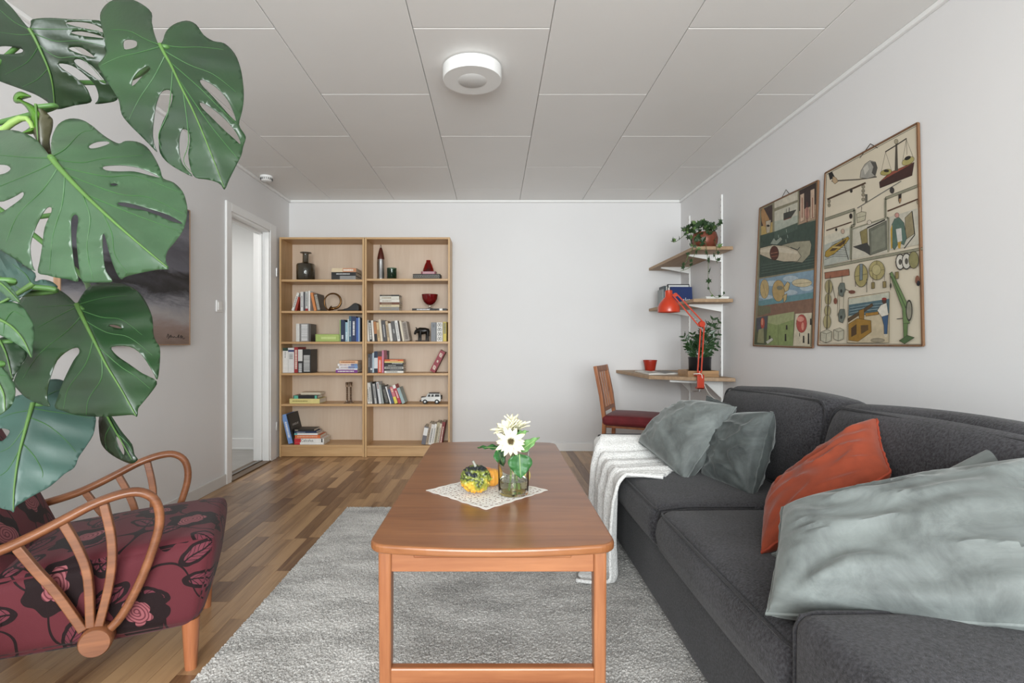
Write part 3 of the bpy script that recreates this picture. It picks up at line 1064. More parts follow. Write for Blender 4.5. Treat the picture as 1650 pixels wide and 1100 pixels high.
# white throw
def throw():
    t = tag(empty('throw_blanket', (.6, 2.55, 0)), 'white fleece throw draped over the far sofa arm down to the floor', 'blanket')
    nu, nv = 60, 70
    vs = []
    for i in range(nu+1):
        u = i/nu
        for j in range(nv+1):
            v = j/nv
            # v: near (0) to far (1)
            ytop = 2.24 + .585*v
            fold = math.sin(v*30+u*2.5+.9*math.sin(v*9)) * .6 + .4*math.sin(v*53+u*1.2+2)
            topz = .458 + .080*max(0, min(1, (ytop-2.62)/.12))
            d = u*(1.02 - .06*v)                  # length along the drape
            xt = .90 - .12*v*0 - .05*(1-v)
            run = xt - .565
            if v < .3:
                run *= .55 + .45*v/.3
            if d < run:
                x = .565 + run - d
                z = topz + .018 + .014*fold*(.4+.6*u) + .006*math.sin(v*64+u*9)
                y = ytop + .02*math.sin(u*9+v*4)
            else:
                e = d-run
                k = min(1, e/.05)
                x = .565 - .028*math.sin(k*math.pi/2) - .026*fold*min(1, e/.12) - .02*min(1, e/.3)
                z = topz + .016 + .014*fold*(1-k) - max(0, e-.012)
                y = ytop - .18*(e/.5)*(.3-.25*v)*0 + .015*math.sin(e*8+v*5) - .10*v*max(0, (e-.1))
                z = max(z, .032 + .006*fold)
                if z <= .045:
                    x -= max(0, e-(topz-.03))*.35
            vs.append((x-.6, y-2.55, z))
    fs = []
    for i in range(nu):
        for j in range(nv):
            a = i*(nv+1)+j
            fs.append((a, a+1, a+nv+2, a+nv+1))
    m, nt, b = new_mat('white_fleece')
    n1 = N(nt, 'ShaderNodeTexNoise', ins={'Scale': 150.0, 'Detail': 3.0})
    L(nt, coords(nt), n1.inputs['Vector'])
    r = ramp(nt, [(.3, lin('cfcecb')), (.7, lin('f4f3f1'))])
    L(nt, n1.outputs[0], r.inputs[0])
    L(nt, r.outputs[0], b.inputs['Base Color'])
    b.inputs['Roughness'].default_value = .95
    b.inputs['Sheen Weight'].default_value = .5
    bp = N(nt, 'ShaderNodeBump', ins={'Strength': .8, 'Distance': .008})
    L(nt, n1.outputs[0], bp.inputs['Height'])
    L(nt, bp.outputs[0], b.inputs['Normal'])
    o = MB().add(vs, fs).build('fleece', m, t, True)
    s = o.modifiers.new('thick', 'SOLIDIFY')
    s.thickness, s.offset = .012, 0
    hem = [vs[nu*(nv+1)+j] for j in range(nv+1)]
    side = [vs[i*(nv+1)] for i in range(nu+1)]
    MB().tube(side+hem[1:], .008, 8).build('hem', m, t, True)
throw()

# ================================================================ ON THE COFFEE TABLE
TZ = TH
def doily():
    t = tag(empty('lace_doily', (-.025, 1.85, TZ), math.radians(45)), 'square white crocheted lace doily on the coffee table', 'doily')
    n, half = 42, .152
    vs = []
    for i in range(n+1):
        for j in range(n+1):
            x, y = (i/n*2-1), (j/n*2-1)
            sc = 1 + .012*math.sin(i*.9) * (abs(y) > .97) + .012*math.sin(j*.9)*(abs(x) > .97)
            vs.append((x*half*sc, y*half*sc, .0012 + .0012*math.sin(x*7+1)*math.sin(y*6)*(max(abs(x), abs(y)) > .8)))
    fs = []
    for i in range(n):
        for j in range(n):
            ci, cj = i % 14, j % 14
            r = max(abs(ci-6.5), abs(cj-6.5))
            hole = False
            if 4.2 < r < 5.2 and (ci+cj) % 3 != 0:
                hole = True
            elif 2.2 < r < 3.2 and (ci+cj) % 2 == 0:
                hole = True
            elif r < 1.2 and (ci+cj) % 2 == 0:
                hole = True
            elif r > 6 and (ci*7+cj*3) % 4 == 0:
                hole = True
            if min(i, j, n-1-i, n-1-j) < 2:
                hole = False
            if not hole:
                a = i*(n+1)+j
                fs.append((a, a+n+1, a+n+2, a+1))
    o = MB().add(vs, fs).build('lace', mat('eae5de', .9, name='cotton_lace', var=.05, bump=.4, bscale=600), t)
    s = o.modifiers.new('thick', 'SOLIDIFY')
    s.thickness, s.offset = .001, 1
doily()
ZT = TZ + .0036

def gourd(name, label, c, R, H, warts, cols, seed, stem=True):
    t = tag(empty(name, c), label, 'gourd', 'gourds on the doily')
    rr = random.Random(seed)
    m, nt, b = new_mat(name+'_skin')
    tc = nt.nodes.new('ShaderNodeTexCoord')
    n1 = N(nt, 'ShaderNodeTexNoise', ins={'Scale': 26.0 if warts else 10.0, 'Detail': 2.0, 'Distortion': .6})
    L(nt, tc.outputs['Object'], n1.inputs['Vector'])
    sp = nt.nodes.new('ShaderNodeSeparateXYZ')
    L(nt, tc.outputs['Object'], sp.inputs[0])
    mr = N(nt, 'ShaderNodeMapRange', ins={1: 0.0, 2: H})
    L(nt, sp.outputs[2], mr.inputs[0])
    a = N(nt, 'ShaderNodeMath', operation='MULTIPLY_ADD', ins={1: .55 if warts else 0.0})
    L(nt, mr.outputs[0], a.inputs[0])
    k = N(nt, 'ShaderNodeMath', operation='MULTIPLY', ins={1: .9})
    L(nt, n1.outputs[0], k.inputs[0])
    L(nt, k.outputs[0], a.inputs[2])
    r = ramp(nt, cols)
    L(nt, a.outputs[0], r.inputs[0])
    L(nt, r.outputs[0], b.inputs['Base Color'])
    b.inputs['Roughness'].default_value = .35
    nth, nph = 48, 96
    bumps = []
    if warts:
        for i in range(230):
            z = 1-2*(i+.5)/230
            ph = i*2.39996+rr.uniform(-.2, .2)
            s = math.sqrt(1-z*z)
            bumps.append((Vector((s*math.cos(ph), s*math.sin(ph), z)), rr.uniform(.09, .13), rr.uniform(.07, .13)))
    vs = []
    for i in range(nth+1):
        th = math.pi*i/nth
        for j in range(nph):
            ph = 2*math.pi*j/nph
            d = Vector((math.sin(th)*math.cos(ph), math.sin(th)*math.sin(ph), math.cos(th)))
            q = 1 + .035*math.cos(ph*9)*math.sin(th)
            for c2, w, h in bumps:
                dd = (d-c2).length
                if dd < w:
                    q += h*(1-(dd/w)**2)**.8
            q -= .16*max(0, math.cos(th))**18
            vs.append((d.x*R*q, d.y*R*q, H/2+d.z*H/2*q*(.97)))
    zm = min(v[2] for v in vs)
    vs = [(x, y, z-zm) for x, y, z in vs]
    fs = [(i*nph+j, (i+1)*nph+j, (i+1)*nph+(j+1) % nph, i*nph+(j+1) % nph) for i in range(nth) for j in range(nph)]
    MB().add(vs, fs).build('body', m, t, True)
    zt = max(v[2] for v in vs)
    if stem:
        MB().tube([(0, 0, zt-.012), (-.002, 0, zt), (-.007, .0, zt+.010), (-.010, 0, zt+.016)], [.0065, .005, .004, .0045], 8).build('stem', mat('9a9a90', .7, name='gourd_stem'), t, True)
gourd('warty_gourd', 'warty yellow and green gourd with dark patches left of the vase', (-.063, 1.815, ZT), .049, .092, True,
      [(0, lin('d8942c')), (.56, lin('dda43c')), (.66, lin('a9a040')), (.76, lin('6f7a34')), (.82, lin('1e2420')), (.88, lin('848e3e')), (1, lin('23282a'))], 4)
gourd('orange_gourd', 'small smooth orange gourd half hidden behind the warty gourd', (-.006, 1.90, ZT), .030, .066, False,
      [(0, lin('e08a2c')), (.5, lin('f0ac4a')), (1, lin('e89a3a'))], 6, False)
gourd('striped_gourd', 'small pale yellow striped gourd behind the flower vase', (.098, 1.915, ZT), .034, .07, False,
      [(0, lin('6d7a3a')), (.42, lin('d9c46e')), (.55, lin('ecdc92')), (1, lin('8a8a44'))], 9, False)
gourd('coral_gourd', 'tiny coral-red gourd just showing between the warty gourd and the orange one', (-.028, 1.945, ZT), .030, .06, False,
      [(0, lin('d9784a')), (.5, lin('e58f62')), (1, lin('cf6a40'))], 10, False)

# vase with flowers
VX, VY = .067, 1.80
vt = tag(empty('glass_vase', (VX, VY, ZT)), 'clear glass tumbler vase with water on the lace doily', 'vase')
MB().lathe([(0, 0), (.046, 0), (.051, .004), (.0525, .02), (.054, .148), (.0515, .148), (.0495, .02), (.046, .011), (0, .010)], 48).build('glass', glass('clear_glass', 'fbfdfb', .0, 1.45), vt, True)
MB().lathe([(0, .0115), (.0455, .0118), (.0492, .021), (.0499, .050), (0, .050)], 48).build('water', glass('vase_water', 'eef0da', 0, 1.33), vt, True)

PETAL = mat('e2ddc0', .6, name='cream_petal', var=.08, vscale=60)
LEAFG = mat('2f6130', .45, name='sunflower_leaf', var=.2, vscale=30, bump=.25, bscale=90)
LEAFL = mat('6f9a5c', .5, name='pale_leaf', var=.15, vscale=30, bump=.2, bscale=90)
STEMG = mat('7f9a55', .5, name='flower_stem')
def petal_mesh():
    vs, fs = [], []
    nu, nv = 8, 4
    for i in range(nu+1):
        u = i/nu
        w = .0082*math.sin(math.pi*min(1, u**.9*.97+.03))**.9
        for j in range(nv+1):
            s = 2*j/nv-1
            vs.append((u*.045+.0125, s*w, .004*(1-s*s)*-1+.004+.010*u*u*-1+.006*u))
    for i in range(nu):
        for j in range(nv):
            a = i*(nv+1)+j
            fs.append((a, a+nv+1, a+nv+2, a+1))
    me = MB().add(vs, fs).mesh('petal', PETAL, True)
    return me
PM = petal_mesh()
def solid(o, t=.0006):
    s = o.modifiers.new('thick', 'SOLIDIFY')
    s.thickness, s.offset = t, 0
    return o
def sunflower(label, base, head, face, seed, np_=12, layers=2, open_=1.0, scale=1.0):
    """stem from base to head, disc facing 'face'"""
    t = tag(empty('sunflower', base), label, 'flower', 'cream sunflowers in the vase')
    base, head, face = Vector(base), Vector(head), Vector(face).normalized()
    rr = random.Random(seed)
    h = head-base
    M = Matrix.Translation(h) @ face.to_track_quat('Z', 'X').to_matrix().to_4x4()
    mid = h*.55 + Vector((.004, .01, .01))
    pts = catmull([(0, 0, 0), mid, h-face*.03, h-face*.004], 5)
    MB().tube(pts, .0035, 8).build('stem', STEMG, t, True)
    for l in range(layers):
        nl = np_-3*l
        for i in range(nl):
            a = 2*math.pi*(i+.5*l)/nl + rr.uniform(-.1, .1)
            tilt = math.radians(rr.uniform(-6, 14) + 16*l + 60*(1-open_))
            o = link('petal', PM, t)
            o.matrix_local = M @ Matrix.Rotation(a, 4, 'Z') @ Matrix.Rotation(-tilt, 4, 'Y') @ Matrix.Diagonal((scale*rr.uniform(.82, 1.08)*(1-.14*l), scale, scale, 1))
            solid(o)
    mb = MB()
    for i in range(90):
        r = .0165*math.sqrt((i+.5)/90)*scale
        a = i*2.39996
        z = .007*(1-(r/(.0175*scale))**2)+.001
        mb.tube([M @ Vector((r*math.cos(a), r*math.sin(a), z-.004)), M @ Vector((r*math.cos(a)*1.1, r*math.sin(a)*1.1, z+.003+.002*(r > .008)))], [.0012, .0008], 5)
    mb.lathe([(0, .006*scale), (.010*scale, .004), (.017*scale, 0), (.014*scale, -.005), (.004, -.010)], 20, M=M)
    o = mb.build('seed_disc', mat('5a4a2a', .8, name='seed_head', var=.6, vscale=240), t, True)
    o['kind'] = 'stuff'
    mb = MB()
    for i in range(10):
        a = 2*math.pi*i/10
        R2 = M @ Matrix.Rotation(a, 4, 'Z')
        vs = [R2 @ Vector(p) for p in ((.006, -.005, -.007), (.006, .005, -.007), (.024, .004, -.009), (.034, 0, -.012), (.024, -.004, -.009))]
        mb.add(vs, [(0, 1, 2, 3, 4)])
    o = solid(mb.build('sepals', LEAFL, t, True), .0008)
    o['kind'] = 'stuff'
    return t, h
def leaf_surface(mb, a, tip, nrm, width, droop=.0, fold=.25, nu=14, nv=6, shape=.7):
    a, tip, nrm = Vector(a), Vector(tip), Vector(nrm).normalized()
    ax = tip-a
    side = ax.cross(nrm).normalized()
    nrm = side.cross(ax).normalized()
    vs, fs = [], []
    for i in range(nu+1):
        u = i/nu
        w = width/2*(math.sin(math.pi*u**shape)**.85*(1.12-.4*u) if 0 < u < 1 else 0)
        for j in range(nv+1):
            s = 2*j/nv-1
            vs.append(a+ax*u+side*(s*w)+nrm*(abs(s)*w*fold - droop*u*u + .004*math.sin(u*18+j)*abs(s)))
    for i in range(nu):
        for j in range(nv):
            q = i*(nv+1)+j
            fs.append((q, q+1, q+nv+2, q+nv+1))
    mb.add(vs, fs)
    return mb
def stem_leaf(parent, root, a, tip, nrm, width, mt, droop=0):
    mb = leaf_surface(MB(), Vector(a)-root, Vector(tip)-root, nrm, width, droop)
    o = solid(mb.build('leaf', mt, parent, True), .0008)
    pa, pt = Vector(a)-root, Vector(tip)-root
    n2 = Vector(nrm).normalized()
    MB().tube([pa, pa*.5+pt*.5+n2*.0012-n2*droop*.25, pt-n2*droop], [.0014, .001, .0004], 6).build('midrib', mat('9fb878', .5, name='leaf_rib'), o, True)
b0 = Vector((VX-.012, VY-.004, ZT+.016))
f1, _ = sunflower('cream sunflower facing the room at the front of the vase', b0, P(823, 711, 1.745), (-.03, -.9, .18), 2)
stem_leaf(f1, b0, P(837, 731, 1.735), P(839, 771, 1.725), (.05, -1, .25), .082, LEAFG)
stem_leaf(f1, b0, P(808, 722, 1.80), P(769, 719, 1.86), (-.1, -.35, 1), .030, LEAFG, .004)
stem_leaf(f1, b0, P(801, 724, 1.80), P(812, 752, 1.80), (.2, -.9, .3), .045, LEAFG, .0)
b1 = Vector((VX+.014, VY+.010, ZT+.016))
f2, _ = sunflower('cream sunflower turned upward behind the front bloom', b1, P(822, 697, 1.815), (-.45, -.25, .85), 5, 15, 2, .62, 1.2)
stem_leaf(f2, b1, P(838, 726, 1.80), P(869, 704, 1.78), (.1, -.75, .7), .040, LEAFL)
stem_leaf(f2, b1, P(832, 702, 1.80), P(851, 692, 1.81), (.0, -.6, .8), .026, LEAFL, .008)
b2 = Vector((VX+.004, VY+.022, ZT+.016))
f3, _ = sunflower('half-closed cream sunflower at the back, petals pointing up to the right', b2, P(830, 696, 1.84), (.28, .05, .95), 11, 13, 2, .4, 1.15)
# ================================================================ BOOKCASE CONTENTS
PAGE = mat('e6dfd0', .9, name='page_block', var=.06, vscale=90)
def bmat(h):
    return mat(h, .45, name='book_cover_' + h, var=.05, vscale=40)
def book_core(root, t, h, d, col, band=None, title=None, back=None):
    """local: thickness x 0..t, depth y 0..d (spine at y=0), height z 0..h"""
    b = min(.0022, t*.16)
    cov = MB().box(0, 0, 0, t, b, h).box(0, b, 0, b, d, h).box(t-b, b, 0, t, d, h).build('cover', bmat(col), root)
    MB().box(b, b, .003, t-b, d-.004, h-.003).build('pages', PAGE, root)
    for i, (z0, z1, c) in enumerate(band or []):
        MB().box(0.0002, -.0004, z0*h, t-.0002, .0002, z1*h).build('spine_band', bmat(c), cov)
    if title:
        c, z0, z1, w = title
        mb = MB()
        rr = random.Random(int(h*9999)+int(t*99999))
        z = z0*h
        while z < z1*h:
            l = rr.uniform(.003, .008)
            mb.box(t*(.5-w/2), -.0007, z, t*(.5+w/2), -.0003, min(z+l, z1*h))
            z += l+rr.uniform(.0015, .0035)
        o = mb.build('spine_lettering', bmat(c), cov)
        o['kind'] = 'stuff'
    return cov
def book(label, x0, x1, ytop, z, col, lean=0.0, d=.16, Y=4.88, band=None, title=None, group='books in the bookcases'):
    s = Y/F
    X0, X1 = (x0-CX)*s, (x1-CX)*s
    top = EYE-(ytop-CY)*s
    a = math.radians(lean)
    t = (X1-X0)*math.cos(a)
    h = (top-z-t*abs(math.sin(a)))/math.cos(a)
    px = X1 if lean > 0 else X0
    r = tag(empty('book', (px, Y, z+.0006), rot=(0, a, 0)), label, 'book', group)
    sub = r
    cov = book_core(sub, t, h, d, col, band, title)
    if lean > 0:
        for c in children(r):
            c.location.x -= t
    return r, t, h
def flat(label, x0, x1, y0, y1, zbase, col, d=.2, Y=4.87, band=None, title=None, group='books in the bookcases', turn=0.0):
    """book lying flat, spine to the room; returns its top height"""
    s = Y/F
    X0, X1 = (x0-CX)*s, (x1-CX)*s
    t = (y1-y0)*s
    r = tag(empty('book', (X0, Y, zbase+.0006), rot=(0, 0, math.radians(turn))), label, 'book', group)
    h = X1-X0
    # map thickness->z, height->x
    M = Matrix(((0, 0, 1, 0), (0, 1, 0, 0), (-1, 0, 0, t), (0, 0, 0, 1)))
    book_core(r, t, h, d, col, band, title)
    for c in list(children(r)):
        for g in [c]+children(c):
            g.data.transform(M)
            g.data.flip_normals()
            g.data.flip_normals()
    return zbase+t+.0008
S1, S2, S3, S4, S5, S6 = [z_+.001 for z_ in LZ]
R1, R2, R3, R4, R5, R6 = [z_+.001 for z_ in RZ]
g0 = lambda a: tuple(a)
TL = lambda c, a=.2, b=.8, w=.45: (c, a, b, w)

# -- left bookcase, top shelf
bv = tag(empty('glass_bottle_vase', ((492.7-CX)*4.93/F, 4.93, S1)), 'smoky grey glass bottle vase with flared lip on the top left shelf', 'vase')
MB().lathe([(0, 0), (.078, 0), (.083, .006), (.084, .14), (.078, .153), (.04, .163), (.03, .172), (.028, .24), (.030, .25), (.052, .256), (.052, .262), (.028, .262), (.024, .25), (.024, .172), (.035, .158),
            (.074, .148), (.079, .138), (.078, .01), (0, .008)], 40).build('glass', glass('smoke_glass', 'a9adab', .04), bv, True)
z = flat('grey and white book at the bottom of the top left shelf stack', 534, 573, 443.5, 449.6, S1, '8f8f8e', band=[(.0, .35, '2a2a2a')])
z = flat('black book in the middle of the top left shelf stack', 534, 573.5, 437.5, 443.3, z, '1f1f20', title=TL('d8d8d8', .2, .75, .3))
z = flat('cream book with bold title on the top left shelf stack', 534.5, 574, 431, 437.3, z, 'dcc9a8', band=[(.45, 1, 'c98a62')], title=TL('f4efe2', .48, .88, .5))
# -- right bookcase, top shelf
sh = tag(empty('artillery_shell', ((613.7-CX)*4.93/F, 4.93, R1)), 'tall steel shell casing with brown pointed tip on the top right shelf', 'ornament')
STEEL = mat('a9a9a8', .28, 1, name='brushed_steel', var=.1, vscale=30)
MB().lathe([(0, 0), (.034, 0), (.036, .006), (.033, .014), (.034, .16), (.032, .19)], 28).build('casing', STEEL, sh, True)
MB().lathe([(.0325, .188), (.033, .20), (.027, .235), (.016, .28), (.0095, .30)], 28).build('nose', mat('5a2a20', .35, .3, name='brown_lacquer'), sh, True)
MB().lathe([(.0095, .299), (.008, .312), (.004, .325), (0, .330)], 20).build('tip', mat('d8d6d2', .25, .9, name='bright_tip'), sh, True)
gt = tag(empty('glass_tumbler', ((631.3-CX)*4.92/F, 4.92, R1)), 'dark green glass tumbler beside the steel shell', 'glass')
MB().lathe([(0, 0), (.042, 0), (.045, .004), (.045, .106), (.042, .106), (.041, .012), (0, .012)], 36).build('glass', glass('bottle_green_glass', '5f8a74', .05), gt, True)
z = R1
bx = tag(empty('carved_box', ((688.5-CX)*4.92/F, 4.92, R1)), 'long black patterned box lying under the red glass vase', 'box')
MB().box(-.128, -.05, 0, .128, .07, .046).build('body', bmat('1c1b1b'), bx, bevel=.004)
mb = MB()
for i in range(13):
    x = -.118+i*.0187
    mb.tube([(x+.007*math.cos(a), -.0508, .023+.014*math.sin(a)) for a in [k*2*math.pi/12 for k in range(12)]], .0013, 5, (0, 1, 0), closed=True)
o = mb.build('pattern', bmat('b9b4a8'), bx)
o['kind'] = 'stuff'
z = flat('thin maroon book on the black patterned box', 678.5, 702.5, 434.5, 439, R1+.046, '7a2c38', d=.09, Y=4.90, band=[(.1, .9, 'c2919a')])
rv = tag(empty('red_glass_vase', ((690.3-CX)*4.94/F, 4.94, z+.001)), 'small conical red glass vase on top of the thin maroon book', 'vase')
MB().lathe([(0, 0), (.045, 0), (.051, .006), (.050, .02), (.036, .062), (.022, .09), (.020, .11), (.016, .11), (.018, .088), (.03, .06), (.044, .02), (0, .012)], 32).build('glass', glass('ruby_glass', 'c2383a', .03), rv, True)

# -- left bookcase, second shelf
book('white paperback leaning right at the left end of the second shelf', 469.3, 473.3, 471, S2, 'e9e6e0', 17.5, title=TL('777777'))
book('red paperback leaning right behind the white one on the second shelf', 474.9, 478.2, 478, S2, 'a33a2a', 13, d=.13)
book('white upright book right of the leaning red paperback', 484.2, 488.6, 470, S2, 'e6e4e2', 0, title=TL('9a9a9a'))
book('thin dark grey upright book on the second left shelf', 488.9, 491.6, 470.2, S2, '55555a', 0)
book('pale grey book with red foot on the second left shelf', 491.9, 496.3, 469.5, S2, 'cfcfcc', 0, band=[(0, .12, 'a02a2a')], title=TL('8a8a8a', .25, .9))
book('thin white tallest book on the second left shelf', 497, 499.6, 468.4, S2, 'f0eeea', 0)
book('orange-spined book leaning left on the second left shelf', 506.0, 510.2, 471, S2, 'd98a52', -12, d=.2)
book('black and white patterned book leaning left beside the brass horn', 511.5, 516.5, 472.5, S2, '4a443e', -12, d=.2, title=TL('b9b2a6', .05, .95, .9))
hn = tag(empty('post_horn', ((537.5-CX)*4.95/F, 4.95, S2)), 'coiled brass post horn standing on the second left shelf', 'horn')
BRASS = mat('7a5a38', .25, 1, name='aged_brass', var=.2, vscale=20)
pts, rad = [], []
for i in range(61):
    a = math.radians(-112 - i*5.5)
    R = .088 - .030*(i/60)**2
    r = .0055 + .0075*(i/60)**1.5
    pts.append((R*math.cos(a), -.012*i/60, .096+R*math.sin(a)))
    rad.append(r)
e = pts[-1]
pts += [(e[0]-.014, e[1]-.004, e[2]-.005), (e[0]-.028, e[1]-.006, e[2]-.003), (e[0]-.036, e[1]-.007, e[2]+.003)]
rad += [.0155, .021, .028]
mb = MB()
mb.tube(pts, rad, 14, (0, 1, 0))
zmin = min(v[2] for v in mb.v)
mb.v = [(x, y, z-zmin+.0005) for x, y, z in mb.v]
mb.build('horn', BRASS, hn, True)
bl = tag(empty('bellows', ((567-CX)*4.93/F, 4.93, S2)), 'small black leather bellows lying right of the brass horn', 'bellows')
LEA = mat('1f1f20', .45, name='black_leather', var=.15, vscale=60, bump=.2, bscale=200)
MB().prism([(-.07, .0), (.078, .0), (.078, .055), (.055, .075), (.03, .074), (-.005, .045), (-.03, .028), (-.07, .018)], -.05, .05, 'y').build('body', LEA, bl, bevel=.008, seg=3)
MB().tube([(-.065, 0, .012), (-.11, 0, .010), (-.135, 0, .008)], [.009, .007, .005], 10).build('nozzle', mat('4a3a2a', .4, .6, name='dark_brass'), bl, True)
# -- right bookcase, second shelf
z = R2
for col, lab, y0, y1, x0, x1 in (('8d8a86', 'thick grey book at the bottom of the second right shelf stack', 494, 499.6, 612, 643), ('d8c9a6', 'cream book above the grey one in the second right shelf stack', 490.2, 494, 612, 643.5),
        ('6f4128', 'brown book in the middle of the second right shelf stack', 486.6, 490.2, 611.5, 643.5), ('e4e0d6', 'off-white book above the brown one in the second right shelf stack', 482.3, 486.4, 612.3, 643.5),
        ('dcd8cc', 'ivory book near the top of the second right shelf stack', 476.6, 482, 612, 643), ('262626', 'thin black book on top of the second right shelf stack', 474.2, 476.4, 612, 643)):
    z = flat(lab, x0, x1, y0, y1, z, col, d=.15, title=TL('9a8a70', .1, .6, .35))
z = flat('long black book with white title under the red glass goblet', 664, 702, 496.6, 500, R2, '191919', d=.2, title=TL('efefef', .2, .75, .5))
flat('thin black and white book at the right end of the second right shelf', 703, 719.5, 496.6, 500, R2, '262626', d=.2, band=[(.3, .6, 'e8e8e4')])
rg = tag(empty('red_glass_goblet', ((692.5-CX)*4.94/F, 4.94, z+.001)), 'red glass bowl on a clear stem standing on black books', 'bowl')
MB().lathe([(.012, .036), (.03, .042), (.055, .062), (.07, .09), (.077, .135), (.075, .135), (.067, .092), (.052, .066), (.028, .047), (0, .043)], 40).build('bowl', mat('6e1013', .12, name='red_glass_solid', coat=.6, var=.1), rg, True)
MB().lathe([(0, 0), (.036, 0), (.036, .004), (.012, .008), (.009, .02), (.012, .036), (0, .037)], 28).build('stem', glass('clear_stem_glass', 'f4f4f2', .02), rg, True)

# -- left bookcase, third shelf
book('dark-backed white book at the left end of the third shelf', 477, 482.6, 521.5, S3, 'd9d6d2', 0, d=.18, band=[(.0, 1, 'dcdad6')])
tn, t_, h_ = book('silver patterned book beside the white book on the third shelf', 483.6, 497.5, 521.3, S3, '8f8d8c', 0, d=.15, title=TL('e9e9e9', .05, .95, .7))
book('dark speckled book right of the silver patterned one', 497.9, 500.8, 521.8, S3, '55504c', 0, d=.15)
gb = tag(empty('green_box', ((527.5-CX)*4.90/F, 4.90, S3)), 'lime green patterned box on the third left shelf', 'box')
MB().box(-.112, 0, 0, .112, .12, .070).build('body', mat('a9bd6a', .5, name='lime_card', var=.08, vscale=60), gb, bevel=.002)
GP = bmat('c6d68c')
mb = MB()
mb.box(-.098, -.001, .010, .098, 0, .012).box(-.098, -.001, .058, .098, 0, .060)
for x in (-.098, -.074, .096):
    mb.box(x, -.001, .010, x+.002, 0, .060)
mb.box(-.06, -.0012, .022, .08, 0, .046)
o = mb.build('printed_border', GP, gb)
mb = MB()
for i in range(30):
    mb.box(-.106+i*.0073, -.001, .0635, -.106+i*.0073+.003, 0, .0665).box(-.106+i*.0073, -.001, .0035, -.106+i*.0073+.003, 0, .0065)
o = mb.build('printed_dots', bmat('5d7238'), gb)
o['kind'] = 'stuff'
for lab, x0, x1, yt, col, ti in (('thin pale green book beside the lime green box', 547.3, 549.0, 515.5, '93ad6c', None), ('navy book with a white comet mark next to the pale green one', 549.2, 554.6, 515, '22304e', TL('e0e4ea', .12, .3, .5)),
        ('short dark navy book on the third left shelf', 554.8, 556.3, 517, '26304a', None), ('light blue book on the third left shelf', 556.5, 560.0, 519, '9cc0cf', TL('e9f2f5', .1, .5)),
        ('thin pale white-blue book on the third left shelf', 560.2, 562.2, 514, 'c9d6da', None), ('teal blue book with light title on the third left shelf', 562.4, 566.0, 509.2, '3f6478', TL('cfdde2', .2, .8)),
        ('wide navy book with bold white title on the third left shelf', 566.2, 573.8, 509.6, '263457', TL('f0f0f0', .25, .8, .38)), ('royal blue book near the right end of the third left shelf', 574.0, 577.4, 512, '3c5fa8', None),
        ('thin sky blue book near the right end of the third left shelf', 577.6, 579.4, 511.5, 'a9c4e4', None), ('narrow dark book at the right end of the third left shelf', 579.6, 581.2, 512, '2b2f3a', None)):
    book(lab, x0, x1, yt, S3, col, 0, title=ti, d=.18)
# -- right bookcase, third shelf: a leaning row
row = [('first, thin white book of the leaning row on the third right shelf', 3.0, 515.5, 'e2ded6', None, -5), ('black book with white lettering, second in the leaning row on the third right shelf', 3.9, 516.5, '24211f', TL('dcdcd6', .1, .9, .7), -5.5),
       ('white book after the black one in the leaning row on the third right shelf', 3.2, 516, 'ebe7de', None, -6), ('orange-brown book with black foot in the leaning row on the third right shelf', 4.4, 518, 'b5794a', None, -6.5),
       ('sand-coloured book in the leaning row on the third right shelf', 4.0, 519, 'd0b48a', TL('7a6444', .2, .6), -7), ('cream tall book in the leaning row on the third right shelf', 3.6, 514.5, 'e3d8c2', None, -8),
       ('wide charcoal book with white dots in the leaning row on the third right shelf', 6.6, 516, '4f4d4e', TL('d5d5d5', .2, .8, .2), -8.5), ('tan book beside the charcoal one in the leaning row on the third right shelf', 3.8, 517, 'c3ad8f', TL('6d5a40', .2, .8), -9),
       ('short off-white book in the leaning row on the third right shelf', 4.2, 520.5, 'dedad2', None, -10), ('dark grey book with small emblem in the leaning row on the third right shelf', 6.2, 517, '5b5a5a', TL('c9c9c9', .4, .6, .3), -11),
       ('white book with grey speckle in the leaning row on the third right shelf', 4.8, 516, 'e9e7e3', TL('a9a9a9', .1, .9), -12), ('thin dark brown book in the leaning row on the third right shelf', 2.2, 517, '3c2f28', None, -12.5),
       ('cream book near the end of the leaning row on the third right shelf', 3.4, 516.5, 'ddd2bd', None, -13.5), ('taupe book with scribbled cover, last of the leaning row on the third right shelf', 8.2, 517.5, 'a59a8e', TL('6a6058', .1, .95, .6), -14)]
x, pl = 592.6, None
for lab, w, yt, col, ti, ln in row:
    bd = [(0, .38, '2a2520')] if 'black foot' in lab else None
    ln *= .72
    if pl is not None:
        x += max(0, .2*(math.tan(math.radians(-ln))-math.tan(math.radians(-pl)))/.00577)
    book(lab, x, x+w*.98, yt, R3, col, ln, title=ti, d=.15, band=bd)
    pl = ln
    x += w+.2
# buffalo figurine
bf = tag(empty('buffalo_figurine', ((680.5-CX)*4.93/F, 4.93, R3)), 'black carved buffalo figurine on a dark base', 'figurine')
BK = mat('17130f', .3, name='ebony', var=.2, vscale=40)
MB().box(-.062, -.03, 0, .062, .03, .010).build('base', mat('2a1812', .4, name='dark_base'), bf, bevel=.003)
mb = MB()
mb.tube([(-.052, 0, .080), (-.046, 0, .098), (-.025, 0, .102), (.0, 0, .098), (.03, 0, .100), (.055, 0, .098), (.062, 0, .085)], [(.012, .014), (.018, .022), (.022, .030), (.024, .032), (.023, .029), (.017, .022), (.006, .008)], 14)
for x0, x1 in ((-.030, -.034), (-.016, -.012), (.040, .036), (.052, .056)):
    sy = .012 if x0 in (-.030, .040) else -.012
    mb.tube([(x0, sy, .095), (x0, sy, .055), (x1, sy, .03), (x1, sy, .009)], [.014, .0105, .0075, .008], 8)
